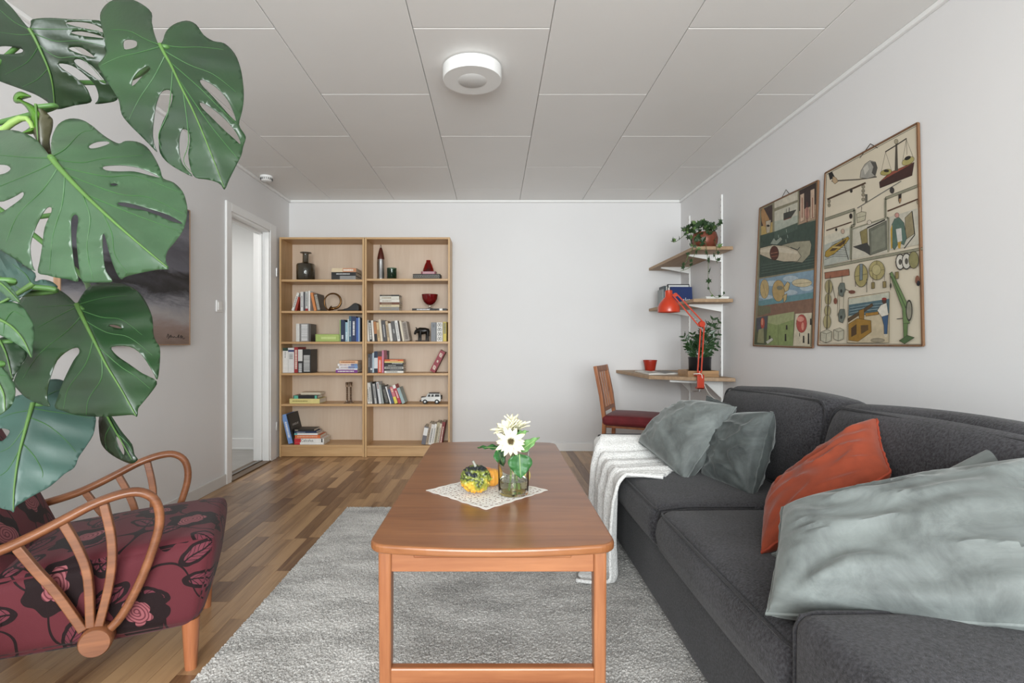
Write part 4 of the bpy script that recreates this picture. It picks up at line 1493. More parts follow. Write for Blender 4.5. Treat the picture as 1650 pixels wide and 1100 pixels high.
mb.tube([(.062, 0, .095), (.068, 0, .07), (.066, 0, .05)], [.003, .0025, .004], 6)
mb.build('body', BK, bf, True)
mb = MB()
mb.tube([(-.044, 0, .102), (-.056, 0, .098), (-.066, 0, .082), (-.073, 0, .066)], [(.012, .014), (.012, .015), (.010, .012), (.008, .008)], 12)
mb.build('head', BK, bf, True)
for s in (-1, 1):
    MB().tube([(-.052, s*.008, .108), (-.050, s*.024, .116), (-.056, s*.024, .128), (-.062, s*.012, .134)], [.004, .004, .003, .001], 8).build('horn', BK, bf, True)
book('grey clothbound book right of the buffalo figurine', 694.6, 702.6, 519.4, R3, '7d8085', 0, d=.19, title=TL('62656a', .75, .9))
bo, t_, h_ = book('white book with black owl-like scroll print beside the grey one', 703.6, 713.2, 519.2, R3, 'e4e1dc', 0, d=.19)
mb = MB()
for i in range(4):
    z0 = h_*(.13+.24*i)
    for sx in (.32, .68):
        mb.tube([(t_*sx+.009*math.cos(a), -.0006, z0+.011*math.sin(a)) for a in [k*2*math.pi/12 for k in range(12)]], .0018, 5, (0, 1, 0), closed=True)
    mb.tube([(t_*.2, -.0006, z0+.02), (t_*.5, -.0006, z0+.014), (t_*.8, -.0006, z0+.02)], .0015, 5)
o = mb.build('printed_scrolls', bmat('2a2a2a'), bo)
o['kind'] = 'stuff'
book('black spine edge of a book between the scroll print and yellow books', 702.75, 703.4, 519.6, R3, '1c1c1c', 0, d=.18)
book('yellow book at the right end of the third right shelf', 713.9, 719.4, 518.5, R3, 'c9b64a', 0, d=.19, title=TL('6a6a5a', .4, .95, .7))

# -- left bookcase, fourth shelf
book('white book with dark green head, leftmost on the fourth left shelf', 455.0, 464.0, 560.4, S4, 'e9e8e6', 0, band=[(.88, 1, '2b4438')], title=TL('8a8a8a', .6, .85, .15), d=.2)
book('white book with a blue band at the head on the fourth left shelf', 464.3, 473.8, 560.4, S4, 'e4e3e1', 0, band=[(.84, .92, '34406e')], title=TL('9c9c9c', .55, .78, .6), d=.2)
book('red book with bold cream lettering on the fourth left shelf', 474.2, 479.8, 559.2, S4, 'a02c30', 0, title=TL('f0d8c8', .15, .9, .6), d=.21)
book('dark book with a white label at the head on the fourth left shelf', 480.2, 487.4, 563, S4, '3a3838', 0, band=[(.5, 1, 'dddbd8')], title=TL('d0d0d0', .02, .4, .7), d=.18)
book('wide black photo book with white lettering on the fourth left shelf', 487.7, 500.8, 562.6, S4, '1f1e1e', 0, title=TL('c9c9c7', .05, .75, .75), d=.18)
z = S4
for lab, x0, x1, y0, y1, col, bd in (('purple-spined book at the bottom of the fourth left shelf stack', 541, 576, 597, 601.6, '7c3a8a', None), ('thin white and blue book in the fourth left shelf stack', 541.5, 576, 594.8, 597, 'e9e9ee', None),
        ('white book with blue right half in the fourth left shelf stack', 546, 576.5, 591, 594.6, 'e6e6ea', [(.5, 1, '7fa0cf')]), ('white book with blue right end in the fourth left shelf stack', 544, 576, 587, 590.8, 'f0eeee', [(.68, 1, '7796c4')]),
        ('peach-coloured book on top of the fourth left shelf stack', 547, 576.5, 582, 586.8, 'e2b48c', None)):
    z = flat(lab, x0, x1, y0, y1, z, col, d=.16, band=bd, title=TL('f6f0ea' if 'purple' in lab else '8a4a2a', .1, .85, .35))
# -- right bookcase, fourth shelf
for lab, x0, x1, yt, col, bd, ti in (('narrow black book, first on the fourth right shelf', 590.8, 592.6, 570, '2c2a2a', None, None), ('dark grey book with pale title on the fourth right shelf', 592.8, 596.6, 570, '3f4045', None, TL('a9a9b0', .3, .8, .3)),
        ('slate book next to the dark grey one on the fourth right shelf', 596.8, 599.8, 570.4, '5f6068', [(.15, .25, 'd9d9dc')], None), ('pale blue thin book on the fourth right shelf', 600.0, 602.6, 568.4, 'b9cbd6', None, None),
        ('book with navy head and white foot on the fourth right shelf', 602.8, 608.6, 566, 'dfe3e8', [(.7, 1, '1f2f4a'), (0, .2, '1f2a3c')], None), ('orange-red book with brown head on the fourth right shelf', 608.9, 615.2, 566, 'd9573a', [(.76, 1, '54403c')], TL('f4d8c8', .05, .6, .4)),
        ('pink thin book on the fourth right shelf', 615.5, 618.2, 564.4, 'd68aa6', None, None), ('dark brown illustrated book behind the horizontal stack', 618.5, 624.8, 563.6, '3d2822', None, TL('d0b8a8', .55, .8, .6))):
    book(lab, x0, x1, yt, R4, col, 0, band=bd, title=ti, d=.16, Y=4.90 if 'illustrated' not in lab else 5.03) if 'illustrated' not in lab else book(lab, 619.2, 625.4, 565, R4, col, 0, title=ti, d=.05, Y=5.05)
z = R4
for lab, y0, y1, col, ti in (('white bottom book of the fourth right shelf stack', 598.4, 601.6, 'eceae4', TL('2a2a2a', .1, .7, .4)), ('black second book of the fourth right shelf stack', 595.4, 598.2, '1e1e1e', TL('9a9a9a', .3, .9, .3)),
        ('white and black mottled book of the fourth right shelf stack', 591.8, 595.2, 'c9c8c2', TL('222222', .05, .95, .6)), ('charcoal book of the fourth right shelf stack', 587.6, 591.6, '2c2d2e', TL('bdbdb8', .2, .6, .3)),
        ('black book with white edge of the fourth right shelf stack', 585.2, 587.4, '262524', TL('e6e6e6', .4, .95, .5)), ('pale yellow book near the top of the fourth right shelf stack', 582.8, 585, 'e8d28a', None),
        ('orange book on top of the fourth right shelf stack', 579.8, 582.6, 'd8642e', TL('f0c8a0', .3, .7, .4))):
    z = flat(lab, 619.4, 650, y0, y1, z, col, d=.13, Y=4.88, title=ti)
rb, t_, h_ = book('red book with white folk figures leaning against the right side panel', 690.6, 700.2, 563.6, R4, '8c2030', 27.5, d=.16)
mb = MB()
for cz, sc in ((.2, 1.0), (.5, .55), (.8, 1.0)):
    cx, c0 = -t_*.5, h_*cz
    mb.tube([(cx+.009*sc*math.cos(a)*1.2, -.0007, c0+.016*sc*math.sin(a)) for a in [k*2*math.pi/14 for k in range(14)]], .0028*sc+.001, 5, (0, 1, 0), closed=True)
    mb.tube([(cx-.014*sc, -.0007, c0+.02*sc), (cx-.004*sc, -.0007, c0+.004*sc), (cx+.014*sc, -.0007, c0-.02*sc)], .003*sc+.0008, 5)
o = mb.build('printed_figures', bmat('ecdccf'), rb)
o['kind'] = 'stuff'

# -- left bookcase, fifth shelf
z = flat('thick pale yellow book at the bottom of the fifth left shelf stack', 466.5, 515, 643.2, 650.9, S5, 'dccf8a', d=.2, title=TL('9a8f50', .1, .6, .25))
z = flat('black book with turquoise bands on the pale yellow book', 472.6, 511.8, 638, 643, z, '232323', d=.15, band=[(.03, .2, '5fb49a'), (.88, .97, '5fb49a')])
flat('thin cream booklet on top of the fifth left shelf stack', 484.5, 516.5, 630.6, 634.2, z+.001, 'd6cbb4', d=.13, Y=4.93)
for i, px in enumerate((559.4, 565.2)):
    c = tag(empty('candlestick', ((px-CX)*(4.90+.03*i)/F, 4.90+.03*i, S5)), ('barley-twist metal candlestick, the left of two' if i == 0 else 'barley-twist metal candlestick, the right of two'), 'candlestick', 'pair of twisted candlesticks')
    CM = mat('8a7460', .25, .9, name='pewter_brown', var=.4, vscale=60)
    MB().lathe([(0, 0), (.030, 0), (.031, .006), (.022, .012), (.012, .020), (.009, .028)], 20).build('foot', mat('b9b0a6', .2, .9, name='bright_pewter'), c, True)
    for k in range(2):
        MB().tube([(.0055*math.cos(q*.55+k*math.pi), .0055*math.sin(q*.55+k*math.pi), .026+.125*q/40) for q in range(41)], .0048, 8).build('twist', CM, c, True)
    MB().lathe([(.006, .15), (.013, .155), (.012, .165), (.015, .19), (.016, .196), (.0, .196)], 18).build('cup', CM, c, True)
# -- right bookcase, fifth shelf
row = [('white book with black title, first of the leaning row on the fifth right shelf', 3.4, 616, 'e6e3de', TL('3a3a3a', .1, .7), -6), ('off-white book, second of the leaning row on the fifth right shelf', 3.2, 616.8, 'dad7d0', TL('777777', .1, .8), -6),
       ('black-headed book in the leaning row on the fifth right shelf', 3.0, 616, '3a3938', None, -6.5), ('pale grey book in the leaning row on the fifth right shelf', 3.4, 618, 'bcbcba', TL('55555a', .3, .9), -7),
       ('narrow navy-black book in the leaning row on the fifth right shelf', 2.2, 616, '24262c', None, -8), ('silver-white book in the leaning row on the fifth right shelf', 4.0, 615.4, 'd3d4d6', TL('8a5a4a', .7, .95), -9),
       ('grey-green book in the leaning row on the fifth right shelf', 3.0, 619.5, '9aa09c', None, -10), ('black photo book in the middle of the leaning row on the fifth right shelf', 5.5, 621, '35332f', TL('77756f', .1, .8, .7), -16),
       ('white thin book behind the black photo book on the fifth right shelf', 2.0, 622.5, 'e9e9e9', None, -20), ('slate blue book in the leaning row on the fifth right shelf', 4.0, 627, '4b5874', None, -22),
       ('pink book with yellow foot in the leaning row on the fifth right shelf', 5.2, 622.5, 'cf7a82', TL('f4e2c0', .7, .9), -24), ('red-pink book with white head in the leaning row on the fifth right shelf', 5.0, 619.5, 'b93a48', TL('f0d0d0', .3, .7), -25),
       ('pale teal book, last of the leaning row on the fifth right shelf', 5.2, 624, '9fb4b6', None, -27)]
x, pl = 592.8, None
angs = [-5, -5.5, -6, -6.5, -7, -8, -9, -14, -16, -17, -18, -19, -20]
for k_, (lab, w, yt, col, ti, ln) in enumerate(row):
    ln = angs[k_]
    if pl is not None:
        x += .175*(math.tan(math.radians(-ln))-math.tan(math.radians(-pl)))/.00577
    pl = ln
    bd = [(0, .4, 'e2cf5a')] if 'yellow foot' in lab else ([(.82, 1, 'f0eeea')] if 'white head' in lab else None)
    book(lab, x, x+w, yt, R5, col, ln, title=ti, d=.16, band=bd)
    x += w+.25
# toy off-road car
tc = tag(empty('toy_car', ((695-CX)*4.90/F, 4.90, R5)), 'white and black toy off-road car on the fifth right shelf', 'toy car')
CWH, CBK = mat('d9d9d6', .3, name='toy_white', coat=.5), mat('161616', .4, name='toy_black')
MB().prism([(-.092, .026), (.09, .024), (.092, .06), (.086, .094), (-.03, .096), (-.046, .066), (-.088, .060)], -.036, .036, 'y').build('body', CWH, tc, bevel=.004)
MB().box(-.092, -.034, .060, -.046, .034, .0665).build('hood', CBK, tc, bevel=.002)
mb = MB()
for x0, x1 in ((-.03, -.004), (.002, .028), (.034, .08)):
    mb = MB()
    mb.prism([(x0, .068), (x1, .068), (x1-.002, .089), (x0+.006, .089)], -.0368, .0368, 'y')
    mb.build('side_window', CBK, tc)
MB().add([(-.047, -.03, .068), (-.047, .03, .068), (-.033, .028, .093), (-.033, -.028, .093), (-.044, -.03, .068), (-.044, .03, .068), (-.03, .028, .093), (-.03, -.028, .093)], [(0, 1, 2, 3), (7, 6, 5, 4), (0, 4, 5, 1), (1, 5, 6, 2), (2, 6, 7, 3), (3, 7, 4, 0)]).build('windscreen', CBK, tc)
MB().box(-.02, -.03, .098, .075, .03, .103).box(-.018, -.028, .095, -.012, .028, .1).box(.065, -.028, .095, .07, .028, .1).build('roof_rack', CBK, tc, bevel=.001)
MB().box(-.104, -.036, .022, -.09, .036, .034).build('bumper', CBK, tc, bevel=.002)
MB().lathe([(0, -.006), (.018, -.006), (.019, .004), (0, .006)], 18, M=Matrix.Translation((.097, 0, .062)) @ Matrix.Rotation(math.pi/2, 4, 'Y')).build('spare_wheel', CBK, tc, True)
for x0 in (-.055, .055):
    for s in (-1, 1):
        w = MB().lathe([(.009, -.008), (.019, -.008), (.0215, -.004), (.0215, .004), (.019, .008), (.009, .008)], 22, M=Matrix.Translation((x0, s*.032, .0215)) @ Matrix.Rotation(math.pi/2, 4, 'X')).build('wheel', CBK, tc, True)
        MB().lathe([(0, -.009), (.009, -.008), (.010, .0), (.009, .008), (0, .009)], 14, M=Matrix.Translation((x0, s*.032, .0215)) @ Matrix.Rotation(math.pi/2, 4, 'X')).build('rim', CWH, w, True)

# -- left bookcase, bottom shelf
book('bright blue book leaning left at the left end of the bottom shelf', 464.9, 472.3, 666.8, S6, '7fa3dc', -13.5, d=.2, title=TL('eef2fa', .2, .75, .4))
ca, t_, h_ = book('large black art book leaning left beside the bright blue one', 473.3, 476.3, 667, S6, '1d1c1c', -14.2, d=.245, Y=4.855)
mb = text_mb('CHINESE ART', .026)
mb.xf(Matrix.Translation((t_+.0006, .115, h_*.62)) @ Matrix.Rotation(math.pi/2, 4, 'Z') @ Matrix.Rotation(math.pi/2, 4, 'X') @ Matrix.Scale(1, 4))
mb.build('cover_title', bmat('e6e6e6'), ca)
z = flat('white book with red end lying lowest in the bottom left shelf stack', 474.3, 521.5, 714.2, 717.6, S6, 'f0efec', d=.19, band=[(0, .19, 'c8323a')], Y=4.855)
zc = z
z = flat('thick white calculus textbook with red end in the bottom left shelf stack', 474.3, 522, 708, 714, z, 'eeece8', d=.19, band=[(0, .22, 'c8323a'), (.91, .95, '222222')], Y=4.855)
cb = [o for o in bpy.data.objects if o.get('label', '').startswith('thick white calculus')][0]
mb = text_mb('Calculus', .034)
mb.xf(Matrix.Translation((.118, -.0008, (z-zc)*.48)) @ Matrix.Rotation(math.pi/2, 4, 'X'))
mb.build('spine_title', bmat('3a3a3e'), cb)
z = flat('orange book lying on the calculus textbook', 475, 516, 702.8, 707.8, z, 'd9723e', d=.18, title=TL('f4d0b8', .1, .9, .3))
z = flat('white book with turquoise end above the orange book', 474.2, 511.5, 699.6, 702.6, z, 'ebebea', d=.16, band=[(0, .13, '6fb5b0')])
z = flat('navy book near the top of the bottom left shelf stack', 474.4, 510, 696.6, 699.4, z, '27375a', d=.15, title=TL('b9c0cc', .1, .5, .3))
flat('black and beige book on top of the bottom left shelf stack', 474.0, 506, 693, 696.4, z, '2a2826', d=.15, title=TL('c9bfa8', .05, .2, .4))
# -- right bookcase, bottom shelf
row = [('grey book with white head leaning right on the bottom right shelf', 6.6, 686.5, '6f6d74', 9, [(.5, .93, 'e9e8e6')]), ('tan book beside the grey one on the bottom right shelf', 4.2, 681.5, 'b3a08a', 9, None),
       ('white book with black lettering leaning right on the bottom right shelf', 4.6, 683, 'dcd9d4', 9.5, None), ('white narrow book in the middle of the bottom right shelf row', 3.4, 682.5, 'ece9e4', 9.5, None),
       ('khaki book on the bottom right shelf', 4.6, 680, 'b0a488', 10, None), ('cream narrow book beside the khaki one', 3.6, 682, 'd8cdb8', 10, None), ('dark red book leaning against the right panel on the bottom shelf', 5.0, 679.5, '7d2a2c', 10.5, None)]
x = 678.6
for lab, w, yt, col, ln, bd in row:
    ln = 19.5-ln
    book(lab, x, x+w, yt, R6, col, ln, d=.17, band=bd, title=TL('e8d8c8' if 'red' in lab else '4a4540', .1, .8, .35) if bd is None else None)
    x += w+.25
# ================================================================ DESK CORNER
ORG = mat('c23c20', .35, name='orange_red_enamel', var=.04, coat=.3)
MET = mat('b9b9b7', .25, 1, name='bare_steel', var=.05)
LY = 4.0
la = tag(empty('desk_lamp', P(1127, 604, LY)), 'orange-red balanced-arm desk lamp clamped to the wall desk', 'lamp')
lo = la.location.copy()
def lp_(px, py, dy=0.0):
    return P(px, py, LY+dy)-lo
def lpp(pts, dy=0.0):
    return [lp_(a, b, dy) for a, b in pts]
c0 = lp_(1127, 604)
mb = MB().box(-.026, -.03, -.010, .026, .045, .004).box(-.026, -.03, -.105, .026, -.014, .0).box(-.026, -.03, -.105, .026, .02, -.092)
mb.build('clamp', ORG, la, bevel=.004)
MB().tube([(0, .0, -.125), (0, .0, -.05)], .006, 10).build('clamp_screw', MET, la, True)
MB().tube([(-.055, .0, -.125), (.012, .0, -.125)], .004, 8).build('screw_handle', MET, la, True)
MB().tube([(0, 0, .0), (0, 0, .03)], [.014, .012], 14).build('pivot_post', ORG, la, True)
for k, (a, b) in enumerate((((1124, 600), (1129, 529)), ((1130, 600), (1134.5, 526)))):
    for dy in (-.010, .010):
        MB().bar(lp_(*a, dy), lp_(*b, dy), .009, .005, (0, 1, 0)).build('lower_arm', ORG, la)
for k, (a, b) in enumerate((((1126, 525), (1084, 475)), ((1133, 519), (1092, 475)))):
    for dy in (-.010, .010):
        MB().bar(lp_(*a, dy), lp_(*b, dy), .009, .005, (0, 1, 0)).build('upper_arm', ORG, la)
for a, b in (((1126, 592), (1124, 566)), ((1129.5, 560), (1132, 540)), ((1124, 517), (1106, 502))):
    q0, q1 = lp_(*a), lp_(*b)
    ax = (q1-q0)
    n = 70
    s1 = ax.cross(Vector((0, 1, 0))).normalized()
    pts = [q0+ax*(i/n)+s1*(.0055*math.cos(i*1.3))+Vector((0, .0055*math.sin(i*1.3), 0)) for i in range(n+1)]
    MB().tube(pts, .0012, 5).build('spring', MET, la, True)
el = lp_(1130.5, 522)
MB().lathe([(0, -.016), (.022, -.016), (.025, -.01), (.025, .01), (.022, .016), (0, .016)], 22, c=el, M=Matrix.Rotation(math.pi/2, 4, 'X')).build('elbow_joint', ORG, la, True)
hd_ = lp_(1088, 475)
MB().lathe([(0, -.014), (.014, -.014), (.016, 0), (.014, .014), (0, .014)], 18, c=hd_, M=Matrix.Rotation(math.pi/2, 4, 'X')).build('head_joint', ORG, la, True)
sc = lp_(1077.5, 503)
u = LY/F
prof = [(.0805, 0), (.0815, .004), (.080, .04), (.070, .066), (.052, .09), (.036, .108), (.0275, .118), (.0265, .165), (.022, .168), (0, .168)]
inner = [(0, .150), (.022, .150), (.024, .118), (.048, .088), (.066, .064), (.077, .04), (.0785, .002)]
MB().lathe(inner+prof, 36, c=sc).build('lamp_shade', ORG, la, True)
MB().tube([sc+Vector((0, 0, .168)), sc+Vector((0, 0, .186))], [.005, .004], 10).build('switch_knob', mat('d9d5cf', .4, name='ivory_plastic'), la, True)
MB().tube([sc+Vector((.02, 0, .135)), sc+Vector((.05, 0, .13)), hd_], [.008, .007, .007], 8).build('bracket', ORG, la, True)
MB().lathe([(0, .03), (.03, .038), (.036, .07), (.02, .11), (.014, .13), (0, .13)], 20, c=sc).build('bulb', mat('efeeea', .3, name='bulb_opal', var=.01), la, True)
cab = catmull([lp_(1117.5, 602.5, -.02), lp_(1122, 602, -.03), lp_(1130, 603, -.035), lp_(1133, 615, -.02), lp_(1141, 632, .0), lp_(1152, 643, .06), lp_(1160, 646, .14)], 6)
MB().tube(cab, .0032, 8).build('cable', mat('e6e2da', .5, name='cream_cable'), la, True)

cup = tag(empty('plant_cup', (1.482, 4.98, DZ)), 'small red tapered pot on the desk against the back wall', 'pot')
MB().lathe([(0, 0), (.043, 0), (.045, .004), (.062, .092), (.064, .092), (.064, .102), (.060, .102), (.042, .010), (0, .008)], 36).build('pot', mat('a8301f', .4, name='red_glaze', var=.08), cup, True)

mg = tag(empty('open_magazine', (1.45, 4.58, DZ)), 'open magazine with a grey picture lying on the desk', 'magazine')
quad = [(1.275, 4.32), (1.60, 4.40), (1.63, 4.84), (1.29, 4.80)]
def mq(u, v):
    a, b, c, d = [Vector((x-1.45, y-4.58, 0)) for x, y in quad]
    return a*(1-u)*(1-v)+b*u*(1-v)+c*u*v+d*(1-u)*v
def page(u0, u1, v0, v1, dz, th=.0):
    vs, n = [], 10
    for i in range(n+1):
        u = u0+(u1-u0)*i/n
        z = .004+.009*math.sin(math.pi*min(1, abs(u-.45)/.55))+dz
        for v in (v0, v1):
            p = mq(u, v)
            vs.append((p.x, p.y, z))
    for i in range(n+1):
        u = u0+(u1-u0)*i/n
        for v in (v0, v1):
            p = mq(u, v)
            vs.append((p.x, p.y, .001 if th else vs[2*i][2]-.0003))
    fs, o = [], 2*(n+1)
    for i in range(n):
        a = 2*i
        fs += [(a, a+2, a+3, a+1), (o+a, o+a+1, o+a+3, o+a+2), (a, o+a, o+a+2, a+2), (a+1, a+3, o+a+3, o+a+1)]
    fs += [(0, 1, o+1, o), (2*n, o+2*n, o+2*n+1, 2*n+1)]
    return MB().add(vs, fs)
page(0, .45, 0, 1, 0, 1).build('page', mat('e2e0da', .5, name='magazine_paper', var=.03), mg)
page(.45, 1, 0, 1, 0, 1).build('page', mat('e2e0da', .5, name='magazine_paper', var=.03), mg)
page(.5, .95, .12, .92, .0008).build('printed_photo', mat('77736d', .5, name='print_grey', var=.35, vscale=14), mg)
page(.06, .40, .15, .55, .0008).build('printed_photo', mat('b9b5ae', .5, name='print_pale', var=.2, vscale=14), mg)

bt = tag(empty('wooden_tray', (1.598, 4.15, DZ)), 'shallow wooden tray under the black plant pot on the desk', 'tray')
TW = wood('tray_wood', '8a6848', 'bb9468', 'X', 1.2, .5)
MB().box(-.10, -.10, 0, .14, .12, .010).build('bottom', TW, bt)
MB().box(-.10, -.10, .010, .14, -.088, .048).build('front_side', TW, bt, bevel=.002)
MB().box(-.10, .108, .010, .14, .12, .048).build('back_side', TW, bt, bevel=.002)
MB().box(-.10, -.088, .010, -.088, .108, .048).build('end', TW, bt, bevel=.002)
MB().box(.128, -.088, .010, .14, .108, .048).build('end', TW, bt, bevel=.002)

# glossy-leaved pot plant
zp = tag(empty('zz_plant', (1.632, 4.16, DZ+.011)), 'dark green glossy-leaved plant in a black pot on the desk tray', 'plant')
MB().lathe([(0, 0), (.078, 0), (.083, .006), (.085, .125), (.087, .128), (.087, .142), (.081, .142), (.079, .118), (0, .114)], 40).build('pot', mat('1f1f21', .3, name='black_ceramic', var=.05), zp, True)
MB().lathe([(0, .1155), (.0785, .1155)], 28).build('soil', mat('2a211b', .95, name='potting_soil', var=.3, vscale=80, bump=.5), zp)
ZL = mat('24401f', .32, name='zz_leaf', var=.25, vscale=20, coat=.2)
zle = leaf_surface(MB(), (0, 0, 0), (.070, 0, 0), (0, 0, 1), .030, .004, .2, 8, 4, .85).mesh('leaflet', ZL, True)
zo = zp.location.copy()
rr = random.Random(4)
for k, (px, py, Y) in enumerate([(1101, 541, 4.16), (1116, 537, 4.20), (1124, 541, 4.13), (1141, 520, 4.20), (1150, 512, 4.14), (1160, 517, 4.18), (1159, 537, 4.12), (1157, 556, 4.16), (1136, 528, 4.10), (1107, 556, 4.13)]):
    tip = P(px, py, Y)-zo
    b = Vector((rr.uniform(-.035, .035)+tip.x*.12, rr.uniform(-.035, .035), .112))
    mid = b*.5+tip*.5+Vector((-.12*(tip.x-b.x), 0, .05*(tip.z-b.z)))
    pts = catmull([b, b*.8+mid*.2+Vector((0, 0, .01)), mid, tip], 6)
    st = MB().tube(pts, [.0055*(1-.75*i/len(pts)) for i in range(len(pts))], 8).build('stem', mat('3f5a2e', .4, name='zz_stem'), zp, True)
    n = 7
    for i in range(n):
        f = .32+.66*i/(n-1)
        j = min(len(pts)-2, int(f*(len(pts)-1)))
        p = pts[j]
        t_ = (pts[j+1]-pts[j]).normalized()
        az = rr.uniform(-.5, .5)
        for s in (-1, 1):
            sd = t_.cross(Vector((math.sin(az), -math.cos(az), 0))).normalized()*s
            d = (sd*.8+t_*.75).normalized()
            nn = Vector((rr.uniform(-.5, .5), -.8, rr.uniform(.1, .7)))
            nn = (nn-d*nn.dot(d)).normalized()
            M = Matrix((d, nn.cross(d), nn)).transposed().to_4x4()
            o = link('leaf', zle, zp)
            sc_ = (.55+.5*math.sin(math.pi*min(1, .2+f*.75)))*rr.uniform(.85, 1.15)
            o.matrix_local = Matrix.Translation(p) @ M @ Matrix.Rotation(rr.uniform(-.5, .5), 4, 'X') @ Matrix.Scale(sc_, 4)
            solid(o, .0012)

# ivy on the upper shelf
US = 1.785
iv = tag(empty('ivy_plant', (1.66, 4.13, US)), 'trailing green ivy in a copper-coloured pot on the upper shelf', 'plant')
io = iv.location.copy()
MB().lathe([(0, 0), (.062, 0), (.075, .01), (.095, .055), (.097, .09), (.088, .125), (.084, .132), (.078, .13), (.086, .09), (.084, .06), (0, .05)], 36).build('pot', mat('7a4230', .4, .25, name='copper_glaze', var=.2, vscale=14), iv, True)
def ivy_leaf():
    lob = [(0, 0), (-.010, .016), (-.024, .012), (-.015, .026), (-.022, .038), (-.009, .036), (0, .056), (.009, .036), (.022, .038), (.015, .026), (.024, .012), (.010, .016)]
    vs = [(x, y, .004*abs(x)/.02-.08*y*y*4) for x, y in lob]+[(0, .024, 0)]
    fs = [(i, 12, (i+1) % 12) for i in range(12)]
    return MB().add(vs, fs).mesh('leaf', mat('2c4426', .45, name='ivy_green', var=.3, vscale=25), False)
IL = ivy_leaf()
IL2 = IL.copy()
IL2.materials[0] = mat('5d7a44', .45, name='ivy_pale', var=.2, vscale=25)
rr = random.Random(12)
def put_leaf(p, sc_, down=.3, me=None):
    o = link('leaf', me or (IL if rr.random() < .8 else IL2), iv)
    e = Euler((math.radians(rr.uniform(-110, -40)), rr.uniform(-.4, .4), rr.uniform(-1.2, 1.2)))
    o.matrix_local = Matrix.Translation(Vector(p)-io) @ e.to_matrix().to_4x4() @ Matrix.Rotation(rr.uniform(-1.5, 1.5)+math.pi, 4, 'Z') @ Matrix.Scale(sc_, 4)
    solid(o, .001)
for i in range(72):
    a = rr.uniform(0, 2*math.pi)
    r = .10*math.sqrt(rr.random())
    x, y = r*math.cos(a)*1.15-.03, r*math.sin(a)
    z = .135+.055*(1-(r/.11)**2)+rr.uniform(-.02, .02)
    put_leaf((io.x+x, io.y+y, US+z), rr.uniform(.65, 1.05))
for i in range(22):
    a = rr.uniform(math.pi*.8, math.pi*1.45)
    put_leaf((io.x+.105*math.cos(a), io.y+.105*math.sin(a), US+rr.uniform(.0+.02, .13)), rr.uniform(.6, 1.0))
vine_m = mat('5a6a3c', .5, name='ivy_vine')
def vine(pts, nleaf, sc_=.8):
    c = catmull([p-io for p in pts], 6)
    MB().tube(c, .0018, 6).build('vine', vine_m, iv, True)
    for i in range(nleaf):
        j = int((i+.7)/nleaf*(len(c)-1))
        put_leaf(c[j]+io+Vector((rr.uniform(-.008, .008), -.006, rr.uniform(-.006, .006))), sc_*rr.uniform(.7, 1.2))
vine([P(1125, 375, 4.06), P(1108, 376, 4.0), P(1095, 385, 3.97), P(1087, 390, 3.95), P(1081, 388, 3.94)], 7, .7)
vine([P(1122, 370, 4.1), P(1110, 368, 4.06), P(1098, 371, 4.02)], 4, .7)
vine([P(1140, 370, 4.1), P(1150, 365, 4.06), P(1158, 364, 4.02), P(1163, 358, 4.0)], 6, .65)
vine([P(1136, 385, 4.02), P(1139, 405, 3.93), P(1141, 425, 3.92), P(1141, 445, 3.92), P(1141, 462, 3.92)], 5, 1.0)
vine([P(1141, 462, 3.92), P(1145, 471, 3.92), P(1153, 479, 3.92), P(1161, 478, 3.92), P(1168, 472, 3.92)], 4, .5)
vine([P(1120, 388, 4.0), P(1114, 404, 3.94), P(1107, 417, 3.93), P(1104, 427, 3.93)], 7, .75)
vine([P(1118, 385, 4.0), P(1122, 402, 3.93), P(1117, 415, 3.92), P(1112, 430, 3.92), P(1096, 437, 3.92)], 6, .7)
vine([P(1150, 385, 4.05), P(1155, 400, 3.95), P(1152, 412, 3.93), P(1156, 424, 3.92)], 5, .8)

# books on the lower wall shelf
WS = 1.388
x = 1.535
for lab, w, h, col in (('narrow grey book at the left end of the lower wall shelf', .012, .155, '8b9090'), ('dark slate book on the lower wall shelf', .020, .185, '3f4a50'), ('thin white book between dark ones on the lower wall shelf', .008, .18, 'd9d9d4'), ('black narrow book on the lower wall shelf', .010, .188, '24272a')):
    r = tag(empty('book', (x, 4.78, WS+.0006)), lab, 'book', 'books on the lower wall shelf')
    book_core(r, w, h, .14, col, title=('c9c9c9', .3, .7, .3) if w > .015 else None)
    x += w+.0015
r = tag(empty('picture_book', (x+.003, 4.80, WS+.0006), rot=(math.radians(-4), 0, 0)), 'black-edged white picture book standing behind the blue book', 'book', 'books on the lower wall shelf')
MB().box(0, 0, 0, .20, .02, .205).build('cover', bmat('1e2022'), r)
MB().box(.008, -.0008, .008, .192, 0, .197).build('printed_cover', bmat('d6d8d6'), r)
r = tag(empty('picture_book', (x+.02, 4.765, WS+.0006), rot=(math.radians(-6), 0, math.radians(3))), 'dark blue book with white title facing the room on the lower wall shelf', 'book', 'books on the lower wall shelf')
cv = MB().box(0, 0, 0, .20, .016, .178).build('cover', bmat('24376a'), r)
mb = text_mb('ska', .06)
mb.xf(Matrix.Translation((.145, -.0008, .055)) @ Matrix.Rotation(math.pi/2, 4, 'X'))
mb.build('title_lettering', bmat('e9edf2'), cv)
pp = tag(empty('paper_stack', (1.72, 4.16, WS)), 'flat white stack of papers on the near end of the lower wall shelf', 'papers')
for i in range(5):
    MB().box(-.10+rr.uniform(-.006, .006), -.15+rr.uniform(-.006, .006), .0005+i*.004, .075, .15+rr.uniform(-.006, .006), .004+i*.004).build('sheet', mat('e9e8e4', .7, name='paper_white', var=.03), pp)

